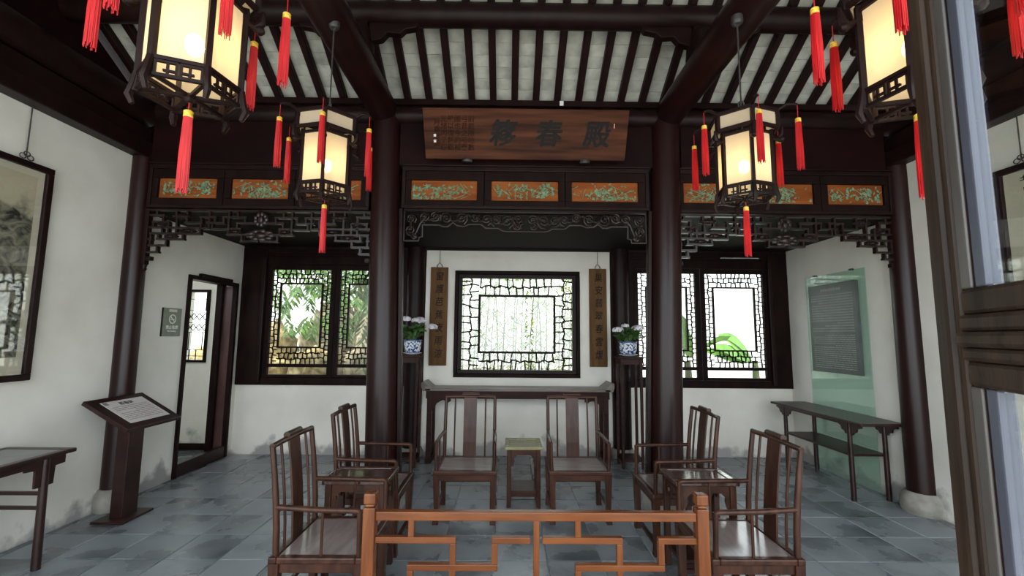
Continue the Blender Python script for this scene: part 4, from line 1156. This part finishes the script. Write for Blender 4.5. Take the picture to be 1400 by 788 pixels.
def vb(x, z0_, z1_): MB().box(x - bt, x + bt, -0.0155, 0.0155, z0_ + bt, z1_ - bt).build('fret_bar', 'rail_v', rl, bevel=0.003)
vb(xc, 0.10 - bt, 0.757 + bt)
for k in range(2):
    o = x0 + per * k
    hb(o + 0.03 + bt, o + per * 0.5, za); vb(o + per * 0.25, za, 0.757 + bt)
    vb(o + per * 0.5, za2, za)
    hb(o + per * 0.25, o + per * 0.75, zb_); vb(o + per * 0.25, 0.34, zb_)
    vb(o + per * 0.75, zb_, za); hb(o + per * 0.75, o + per - 0.03 - bt, za)
    hb(o + per * 0.25, o + per * 0.75, 0.34); hb(o + 0.03 + bt, o + per * 0.5, za2); vb(o + per * 0.75, za2, 0.34)
    hb(o + per * 0.75, o + per - 0.03 - bt, za2); vb(o + per * 0.25, 0.10 - bt, za2)

# ================================================================== PICTURES
def wall_picture(label, x, y0, y1, z0, z1, facing, kind):
    t = thing('framed_painting', label, 'painting', (x, (y0 + y1) / 2, (z0 + z1) / 2))
    a, b = (y1 - y0) / 2, (z1 - z0) / 2; s = facing
    xf0, xf1 = sorted((-0.015 * s, 0.025 * s))
    m = MB(); f = 0.05
    m.box(xf0, xf1, -a, a, -b, -b + f); m.box(xf0, xf1, -a, a, b - f, b); m.box(xf0, xf1, -a, -a + f, -b + f, b - f); m.box(xf0, xf1, a - f, a, -b + f, b - f)
    m.build('frame', 'lacquer', t, bevel=0.006)
    p = sorted((-0.012 * s, -0.004 * s))
    MB().box(p[0], p[1], -a + f, a - f, -b + f, b - f).build('mount', 'mat_cream', t)
    q = sorted((-0.0035 * s, 0.0 * s)); g = 0.105
    if kind == 'landscape':
        MB().box(q[0], q[1], -a + g, a - g, -b + g + 0.08, b - g).build('ink_landscape', 'landscape', t)
    else:
        rr = random.Random(4); m = MB()
        xx = sorted((-0.0035 * s, -0.002 * s))
        for c_ in range(8):
            for r_ in range(12):
                y = -a + g + c_ * (2 * a - 2 * g) / 7.5; z = b - g - r_ * (2 * b - 2 * g) / 12
                for e in range(5):
                    yy, zz = y + rr.uniform(-0.02, 0.02), z + rr.uniform(-0.03, 0.03)
                    w_, h_ = (rr.uniform(0.01, 0.025), 0.003) if rr.random() < 0.5 else (0.003, rr.uniform(0.01, 0.03))
                    m.box(xx[0], xx[1], yy - w_, yy + w_, zz - h_, zz + h_)
        m.build('brush_writing', 'ink', t)
    gx = sorted((0.010 * s, 0.013 * s))
    MB().box(gx[0], gx[1], -a + f, a - f, -b + f, b - f).build('glass_sheet', 'picture_glass', t)
    for yy in (-a * 0.75, a * 0.75):
        h = MB()
        h.tube([(0, yy, b + 0.04), (0, yy, b + 0.55)], 0.005, 6)
        for q_ in range(3):
            c0 = (yy + (q_ - 1) * 0.028, b + 0.03 + (0.022 if q_ == 1 else 0))
            pts = [(0.005 * s, c0[0] + 0.024 * math.cos(2 * PI * k / 12), c0[1] + 0.02 * math.sin(2 * PI * k / 12)) for k in range(13)]
            h.tube(pts, 0.004, 5)
        h.build('hanger', 'iron', t)
    return t
wall_picture('large framed ink landscape hanging on the doorway wall', XL + 0.035, 1.92, 3.60, 1.29, 3.01, 1, 'landscape')
wall_picture('large framed calligraphy hanging on the wall seen through the open door leaf', XR - 0.035, 1.95, 3.52, 1.35, 3.06, -1, 'writing')

# ================================================================== GREEN GLASS SHEET + INSCRIPTION
gs = thing('glass_sheet', 'tall green tinted glass sheet leaning on the white wall', 'glass sheet', (XR - 0.022, 5.445, 0))
MB().box(-0.005, 0.005, -0.50, 0.50, 0.0, 2.48).build('sheet', 'green_glass', gs)
for yy in (-0.3, 0.32):
    MB().box(-0.012, 0.0225, yy - 0.02, yy + 0.02, 2.475, 2.495).build('clip', 'iron', gs)
ip = thing('inscription_plate', 'grey slate plate with rows of engraved text mounted on the green glass', 'plaque', (XR - 0.048, 5.445, 1.80))
MB().box(-0.018, 0.022, -0.40, 0.40, -0.55, 0.55).build('plate', 'slate', ip, bevel=0.003)
rr = random.Random(5); m = MB()
def prow(z, ya, yb, h, sg):
    y = ya
    while y < yb - 0.01:
        w_ = min(rr.uniform(*sg), yb - y); m.box(-0.0192, -0.018, y, y + w_ * 0.82, z - h / 2, z + h / 2); y += w_
prow(0.475, -0.17, 0.17, 0.032, (0.04, 0.045))
for i in range(15): prow(0.41 - 0.032 * i, -0.35, 0.35 if rr.random() > 0.25 else rr.uniform(-0.1, 0.25), 0.014, (0.016, 0.028))
for i in range(17): prow(-0.09 - 0.025 * i, -0.35, 0.35 if rr.random() > 0.2 else rr.uniform(-0.1, 0.25), 0.009, (0.02, 0.07))
m.build('engraved_text', 'pale_print', ip)['kind'] = 'stuff'

# ================================================================== LANTERNS
SIL = 'silk'
def hexpts(r, z, a0=0.0): return [(r * math.sin(a0 + k * PI / 3), r * math.cos(a0 + k * PI / 3), z) for k in range(6)]
def make_lantern(label, x, y, z, az, hook_z, first=[None]):
    """z = height of the bottom edge of the main panes"""
    if first[0] is not None:
        t = copy_tree(first[0]); t.location = (x, y, z); t.rotation_euler = (0, 0, -az); tag(t, label, 'lantern', 'palace lanterns')
    else:
        t = thing('palace_lantern', label, 'lantern', (x, y, z), -az, 'palace lanterns')
        R1, R2 = 0.168, 0.208
        b1 = 0.34; t0, t1 = 0.365, 0.475
        def hexframe(name, r, za, zb, w, rails, mat='lacquer'):
            m = MB(); A = hexpts(r, za); B = hexpts(r, zb)
            for k in range(6):
                m.bar(A[k], B[k], w, w, (math.sin(k * PI / 3), math.cos(k * PI / 3), 0))
            for zz, h in rails:
                C = hexpts(r, zz)
                for k in range(6): m.bar(C[k], C[(k + 1) % 6], w * 0.75, h)
            return m.build(name, mat, t)
        hexframe('body_frame', R1, -0.075, b1 + 0.02, 0.02, [(0.0, 0.014), (b1, 0.016), (-0.065, 0.012)])
        hexframe('crown_frame', R2, t0 - 0.015, t1 + 0.012, 0.022, [(t0, 0.022), (t1, 0.022)])
        # panes
        for k in range(6):
            A, B = Vector(hexpts(R1 - 0.006, 0.008)[k]), Vector(hexpts(R1 - 0.006, 0.008)[(k + 1) % 6])
            a, b = A.lerp(B, 0.07), A.lerp(B, 0.93); U = Vector((0, 0, b1 - 0.016))
            MB().add([a, b, b + U, a + U], [(0, 1, 2, 3)]).build('silk_pane', SIL, t)
            A, B = Vector(hexpts(R2 - 0.006, t0 + 0.01)[k]), Vector(hexpts(R2 - 0.006, t0 + 0.01)[(k + 1) % 6])
            a, b = A.lerp(B, 0.07), A.lerp(B, 0.93); U = Vector((0, 0, t1 - t0 - 0.02))
            MB().add([a, b, b + U, a + U], [(0, 1, 2, 3)]).build('crown_pane', SIL, t)
        # fretted apron with cloud pattern
        m = MB()
        for k in range(6):
            A, B = Vector(hexpts(R1, -0.033)[k]), Vector(hexpts(R1, -0.033)[(k + 1) % 6]); d = (B - A)
            for (f0, f1, zz, h) in ((0.08, 0.44, 0.02, 0.008), (0.56, 0.92, 0.02, 0.008), (0.22, 0.46, -0.012, 0.008), (0.54, 0.78, -0.012, 0.008)):
                m.bar(A + d * f0 + Vector((0, 0, zz)), A + d * f1 + Vector((0, 0, zz)), 0.01, h)
            for f in (0.08, 0.30, 0.46, 0.54, 0.70, 0.92):
                m.bar(A + d * f + Vector((0, 0, -0.025)), A + d * f + Vector((0, 0, 0.025)), 0.008, 0.008, tuple(d.normalized()))
        m.build('fretted_apron', 'lacquer', t)
        # bottom spider + flat ring
        m = MB(); C = hexpts(R1, -0.06)
        for k in range(3): m.bar(C[k], C[k + 3], 0.013, 0.013)
        m.ball((0, 0, -0.065), (0.022, 0.022, 0.02), 8, 5)
        m.build('bottom_spider', 'lacquer', t)
        # roof spider
        m = MB(); C = hexpts(R2, t1)
        for k in range(3): m.bar(C[k], C[k + 3], 0.014, 0.014)
        m.lathe([(0.03, t1 - 0.01), (0.032, t1 + 0.02), (0.012, t1 + 0.05), (0.010, t1 + 0.10)], 10)
        m.build('roof_spider', 'lacquer', t)
        # curled feet under each corner, dragon-head brackets at the shoulder, arms
        for k in range(6):
            th = k * PI / 3; er = Vector((math.sin(th), math.cos(th), 0))
            def P(r, zz): return er * r + Vector((0, 0, zz))
            MB().tube([P(R1 + 0.004, 0.0), P(R1 + 0.012, -0.05), P(R1 + 0.022, -0.09), P(R1 + 0.008, -0.125)], [0.012, 0.013, 0.014, 0.009], 7).build('curled_foot', 'lacquer', t, True)
            m = MB(); m.tube([P(R1, b1 - 0.04), P(R1 + 0.035, b1 - 0.055), P(R1 + 0.055, b1 - 0.03), P(R2 + 0.02, t0)], [0.01, 0.018, 0.016, 0.008], 7)
            m.ball(P(R1 + 0.05, b1 - 0.06), (0.022, 0.022, 0.02), 7, 5)
            m.build('shoulder_bracket', 'lacquer', t, True)
            m = MB(); m.tube([P(R2 - 0.005, t1), P(R2 + 0.05, t1 + 0.022), P(0.30, t1 + 0.012), P(0.318, t1 + 0.0)], [0.011, 0.011, 0.009, 0.006], 7)
            m.build('arm', 'lacquer', t, True)
        # tassels
        def strands():
            rr = random.Random(2); m = MB()
            n = 22
            for ring_ in (0, 1):
                for q in range(n if ring_ == 0 else 10):
                    a = 2 * PI * q / (n if ring_ == 0 else 10) + ring_; r0_ = 0.013 if ring_ == 0 else 0.006
                    r1_ = (0.0175 if ring_ == 0 else 0.01) * rr.uniform(0.85, 1.1); ln = 0.30 * rr.uniform(0.9, 1.02); w_ = rr.uniform(-0.15, 0.15)
                    m.tube([(r0_ * math.cos(a), r0_ * math.sin(a), 0), (r1_ * 0.92 * math.cos(a + w_ * 0.5), r1_ * 0.92 * math.sin(a + w_ * 0.5), -ln * 0.5), (r1_ * math.cos(a + w_), r1_ * math.sin(a + w_), -ln)], [0.0036, 0.0036, 0.002], 4)
            return m
        def tassel(px_, py_, ztop, cord, src=[None]):
            if src[0] is None:
                o = strands().build('tassel', 'red', t)
                MB().lathe([(0.011, 0.0), (0.0165, 0.004), (0.0165, 0.013), (0.014, 0.0145), (0.0165, 0.016), (0.0165, 0.028), (0.010, 0.033)], 12, (0, 0, -0.004)).build('gold_band', 'gold', o, True)
                src[0] = o
            else:
                o = copy_tree(src[0], t)
            o.location = (px_, py_, ztop - cord)
            MB().tube([(px_, py_, ztop - cord + 0.028), (px_, py_, ztop)], 0.0022, 5).build('cord', 'red', t)
        for k in range(6):
            th = k * PI / 3
            tassel(0.315 * math.sin(th), 0.315 * math.cos(th), t1, 0.115)
        tassel(0, 0, -0.075, 0.07)
        MB().ball((0, 0, 0.155), (0.034, 0.034, 0.046), 14, 10).build('bulb', 'bulb', t, True)
        MB().lathe([(0.014, 0.2), (0.014, 0.27)], 10).tube([(0, 0, 0.27), (0, 0, t1)], 0.004, 5).build('bulb_holder', 'iron', t)
        # hanging wire with rings
        first[0] = t
        m = MB(); top = hook_z - z
        m.tube([(0, 0, t1 + 0.09), (0, 0, top)], 0.0055, 6)
        for zc in (t1 + 0.115, top - 0.02):
            m.tube([(0.018 * math.cos(2 * PI * q / 10), 0, zc + 0.022 * math.sin(2 * PI * q / 10)) for q in range(11)], 0.005, 5)
        m.lathe([(0.012, top - 0.035), (0.03, top - 0.03), (0.04, top - 0.01), (0.036, top + 0.03)], 12)
        m.build('hanging_wire', 'iron', t, True)
    li = bpy.data.lights.new('lantern_light', 'POINT'); li.energy = 0.8; li.color = (1.0, 0.78, 0.50); li.shadow_soft_size = 0.06
    lo_ = bpy.data.objects.new('lantern_light', li); col.objects.link(lo_); lo_.location = (x, y, z + 0.155)
    return t
LZ = 2.665
make_lantern('lit hexagonal palace lantern with red tassels between column and railing on the doorway side', -1.25, 2.94, LZ, R(44), 3.86)
make_lantern('lit hexagonal palace lantern with red tassels between column and railing on the glass sheet side', 1.555, 2.81, LZ - 0.02, R(12), 3.86)
make_lantern('lit hexagonal palace lantern hanging nearer the entrance on the doorway side', -1.25, 1.655, LZ - 0.01, R(8), 3.86)
make_lantern('lit hexagonal palace lantern hanging beside the open door leaf', 1.555, 1.585, LZ - 0.02, R(48), 3.86)

# ================================================================== OPEN DOOR LEAF (foreground)
E0 = Vector((0.708, 0.70, 0))
ddir = Vector((-0.39, -0.92, 0)).normalized()
dl = thing('door_leaf', 'weathered dark wooden door leaf with glass panes, folded open at the entrance', 'door', tuple(E0), math.atan2(ddir.y, ddir.x))
LW, LH = 0.46, 2.95
y0, y1 = -0.022, 0.022
for xa, xb in ((0, 0.044), (LW - 0.07, LW)):
    MB().box(xa, xb, y0, y1, 0.03, LH).build('stile', 'door_wood', dl, bevel=0.008)
MB().box(0.044, 0.062, y0 + 0.006, y1 - 0.006, 0.03, LH).build('inner_stile', 'door_wood', dl, bevel=0.006)
def rail_(z0_, z1_, inset): MB().box(0.0622, LW - 0.07, y0 + inset, y1 - inset, z0_, z1_).build('rail', 'door_wood', dl, bevel=0.006)
rail_(1.715, 1.752, 0.008); rail_(1.690, 1.715, 0.003); rail_(1.668, 1.690, -0.003); rail_(1.648, 1.668, 0.003); rail_(1.612, 1.648, 0.008)
rail_(0.03, 0.15, 0.006); rail_(LH - 0.1, LH, 0.006); rail_(0.82, 0.9, 0.006)
for za_, zb2_ in ((1.752, LH - 0.1), (0.9, 1.612)):
    MB().box(0.0622, 0.088, -0.012, 0.012, za_, zb2_).build('pane_side_strip', 'strip_grey', dl, bevel=0.003)  # grey and blue-grey upright strips set between stile and pane
    MB().box(0.088, 0.095, -0.008, 0.008, za_, zb2_).build('dark_groove', 'lacquer', dl)
    MB().box(0.095, 0.120, -0.010, 0.010, za_, zb2_).build('pane_side_strip', 'strip_blue', dl, bevel=0.003)
    MB().box(0.120, LW - 0.07, -0.002, 0.002, za_, zb2_).build('glass_pane', 'glass', dl)
MB().box(0.0622, LW - 0.07, -0.008, 0.008, 0.15, 0.82).build('lower_panel', 'door_wood', dl)

# ================================================================== GARDEN BEHIND
tag(MB().box(-14, 14, 6.7, 16, -0.3, -0.05).build('garden_ground', 'ground'), 'pale bare garden ground behind the hall', None, None, 'structure')
tag(MB().box(-14, 14, 10.2, 10.5, -0.1, 3.6).build('wall_garden', 'white_wall'), 'white lime garden wall behind the bamboo', None, None, 'structure')
rnd = random.Random(31)
# bamboo: every culm first, then leaves that miss the other stalks
culms = []
for k in range(22):
    for tries in range(80):
        x = -1.1 + 2.7 * (k + rnd.uniform(-0.4, 0.4)) / 21; y = rnd.uniform(8.2, 9.5)
        h = rnd.uniform(2.6, 3.6); lean = rnd.uniform(-0.2, 0.2); r_ = rnd.uniform(0.012, 0.02)
        m = MB().tube([(lean * (f ** 2), 0.1 * f * f, h * f) for f in (0, 0.25, 0.5, 0.75, 1)], [r_, r_, r_ * 0.9, r_ * 0.7, r_ * 0.3], 7)
        bv = BVHTree.FromPolygons([(a + x, b + y, c - 0.06) for a, b, c in m.v], m.f)
        if not any(bv.overlap(c[5]) for c in culms): break
    culms.append((x, y, h, lean, m, bv))
others = [c[5] for c in culms]
for k, (x, y, h, lean, m, bv) in enumerate(culms):
    t = thing('bamboo_stalk', 'slender green bamboo stalk growing outside the centre window', 'bamboo', (x, y, -0.06), 0, 'bamboo outside the centre window')
    m.build('culm', 'culm', t, True)
    near = [b for q, b in enumerate(others) if q != k]
    lf = MB(); n = 0
    for tries in range(600):
        f = rnd.uniform(0.3, 1); p = Vector((lean * f * f + rnd.uniform(-0.17, 0.17), 0.1 * f * f + rnd.uniform(-0.15, 0.15), h * f + rnd.uniform(-0.1, 0.05)))
        a = rnd.uniform(0, 2 * PI)
        c_ = MB().leaf(p, (math.cos(a), math.sin(a), rnd.uniform(-0.9, 0.1)), (rnd.uniform(-.6, .6), -1, rnd.uniform(0, 1)), rnd.uniform(0.10, 0.19), 0.028, 0.3)
        tr = BVHTree.FromPolygons([tuple(Vector(v) + Vector((x, y, -0.06))) for v in c_.v], c_.f)
        if any(b.overlap(tr) for b in near): continue
        lf.add(c_.v, c_.f); n += 1
        if n == 120: break
    others.append(BVHTree.FromPolygons([tuple(Vector(v) + Vector((x, y, -0.06))) for v in lf.v], lf.f))
    o = lf.build('foliage', 'bamboo_leaf', t); o['kind'] = 'stuff'
# rocks outside the doorway side windows
from mathutils import noise as mnoise
ROCKS = []
def clear_of_rocks(v, f, base):
    v = [tuple(Vector(p) + Vector(base)) for p in v]
    t = BVHTree.FromPolygons(v, f)
    for b, (x, y, z, rx, ry, rz) in ROCKS:
        if b.overlap(t) or any(((p[0] - x) / rx) ** 2 + ((p[1] - y) / ry) ** 2 + ((p[2] - z) / rz) ** 2 < 1 for p in v): return False
    return True
def rock(label, x, y, z, rx, ry, rz, seed, mat):
    m = MB(); m.ball((0, 0, 0), 1.0, 36, 26)
    off = Vector((seed * 7.3, seed * 3.1, seed * 5.7)); nv = []
    for v in m.v:
        p = Vector(v); q = Vector((p.x * rx, p.y * ry, p.z * rz))
        f = 1 + 0.42 * mnoise.noise(q * 2.2 + off) + 0.26 * abs(mnoise.noise(q * 5.0 + off)) - 0.16 * abs(mnoise.noise(q * 9.0 + off * 2))
        nv.append(tuple(q * f))
    m.v = nv
    ROCKS.append((BVHTree.FromPolygons([(a + x, b + y, c + z) for a, b, c in m.v], m.f), (x, y, z, rx, ry, rz)))
    o = m.build('garden_rock', mat, None, True, loc=(x, y, z))
    tag(o, label, 'rock', 'rockery outside the windows')
rock('big craggy yellowish rock outside the sash next to the doorway corner', -4.46, 8.55, 0.85, 0.50, 0.42, 0.95, 1, 'rock')
rock('squat yellowish rock under the leaves outside the doorway side windows', -3.52, 8.14, 0.62, 0.42, 0.36, 0.72, 2, 'rock')
rock('pale grey upright rock outside the doorway side windows', -2.66, 8.40, 0.85, 0.32, 0.34, 1.05, 3, 'rock_grey')
rock('tall grey craggy rock at the back of the rockery', -3.75, 9.58, 1.2, 0.62, 0.40, 1.25, 4, 'rock_grey')
rock('low yellowish rock at the end of the rockery', -5.65, 8.4, 0.6, 0.42, 0.40, 0.72, 6, 'rock')
rock('stocky yellowish rock beside the pale grey upright rock', -1.98, 9.1, 0.6, 0.34, 0.36, 0.75, 8, 'rock')
# tree with hanging leaves outside the doorway side windows
def tree(label, x, y, seed, cx0, cx1, z0_, z1_, n, mat='outleaf'):
    rr = random.Random(seed)
    t = thing('garden_tree', label, 'tree', (x, y, -0.06), 0, None)
    MB().tube([(0, 0, 0), (0.08, 0, 1.2), (-0.05, 0.05, 2.3), (0.1, 0, 3.2)], [0.07, 0.06, 0.05, 0.02], 9).build('trunk', 'bark', t, True)
    base = (x, y, -0.06)
    br_ = MB(); k = 0
    for tries in range(60):
        a = Vector((rr.uniform(cx0, cx1), rr.uniform(-0.5, 0.2), rr.uniform(z0_ + 0.3, z1_)))
        c_ = MB().tube([(0, 0, rr.uniform(1.7, 2.8)), a * 0.5 + Vector((0, 0, 1.3)), a], [0.025, 0.015, 0.006], 6)
        if clear_of_rocks(c_.v, c_.f, base):
            br_.add(c_.v, c_.f); k += 1
            if k == 9: break
    br_.build('branches', 'bark', t, True)
    lf = MB(); k = 0
    for tries in range(n * 4):
        p = Vector((rr.uniform(cx0, cx1), rr.uniform(-0.7, 0.3), z1_ - (z1_ - z0_) * rr.random() ** 1.5))
        sd = rr.uniform(-1, 1); c_ = MB()
        for q in range(6):
            c_.leaf(p + Vector((0.03 * q * sd, 0, -0.035 * q)), ((1 if q % 2 else -1) * 0.8 + sd * 0.4, rr.uniform(-0.3, 0.3), -0.7), (rr.uniform(-.3, .3), -1, 0.5), rr.uniform(0.13, 0.2), 0.052, 0.25)
        if clear_of_rocks(c_.v, c_.f, base):
            lf.add(c_.v, c_.f); k += 1
            if k == n: break
    o = lf.build('foliage', mat, t); o['kind'] = 'stuff'
tree('green tree drooping over the rockery outside the doorway side windows', -3.0, 8.9, 6, -1.6, 1.4, 1.75, 3.6, 300)
tree('green shrubby tree outside the sash beside the back column', -2.1, 8.0, 7, -0.35, 0.35, 1.2, 2.9, 60)
# banana plants outside the glass sheet side windows
def banana(label, x, y, seed, leaves):
    rr = random.Random(seed)
    t = thing('banana_plant', label, 'plant', (x, y, -0.06), 0, 'banana plants outside the windows')
    MB().tube([(0, 0, 0), (0.02, 0, 0.7), (0, 0, 1.3)], [0.085, 0.075, 0.05], 10).build('stalk', 'culm', t, True)
    for (az_, el, L, W, droop) in leaves:
        m = MB(); n = 9
        hd_ = Vector((math.sin(az_), -math.cos(az_) * 0.35, 0)); base = Vector((0, 0, 1.25))
        sd = Vector((0, 0, 1)).cross(hd_.normalized()); pts = []
        for i in range(n + 1):
            f = i / n
            c_ = base + hd_ * L * f * math.cos(el) + Vector((0, 0, L * (f * math.sin(el) - droop * f * f)))
            wv = W * math.sin(min(1, f * 1.15 + 0.02) * PI * 0.92) ** 0.6 * (0.15 if f < 0.12 else 1) / 2
            up_ = Vector((0, -0.35, 0.45)) * wv
            pts.append((c_ - sd * wv * 0.5 + up_, c_, c_ + sd * wv * 0.5 - up_ * 1.0))
        vs = [q for p in pts for q in p]; fs = []
        for i in range(n):
            a = 3 * i
            fs += [(a, a + 1, a + 4, a + 3), (a + 1, a + 2, a + 5, a + 4)]
        m.add(vs, fs); m.build('leaf', 'banana', t, True)
banana('banana plant with broad upright leaves outside the sash beside the flower stand', 3.22, 7.95, 1, [(-0.9, 1.2, 1.5, 0.6, 0.2), (0.5, 1.35, 1.7, 0.55, 0.1), (-1.7, 0.75, 1.0, 0.5, 0.35), (-0.2, 1.0, 1.3, 0.6, 0.2), (1.5, 0.9, 1.2, 0.45, 0.4)])
banana('banana plant with low spreading leaves outside the sash by the glass sheet corner', 4.62, 8.3, 2, [(-1.5, 1.05, 1.35, 0.42, 0.5), (-1.25, 0.55, 1.0, 0.5, 0.2), (-1.8, 0.3, 1.05, 0.45, 0.05), (1.3, 0.8, 1.2, 0.45, 0.3), (-1.4, 0.75, 0.75, 0.4, 0.1)])
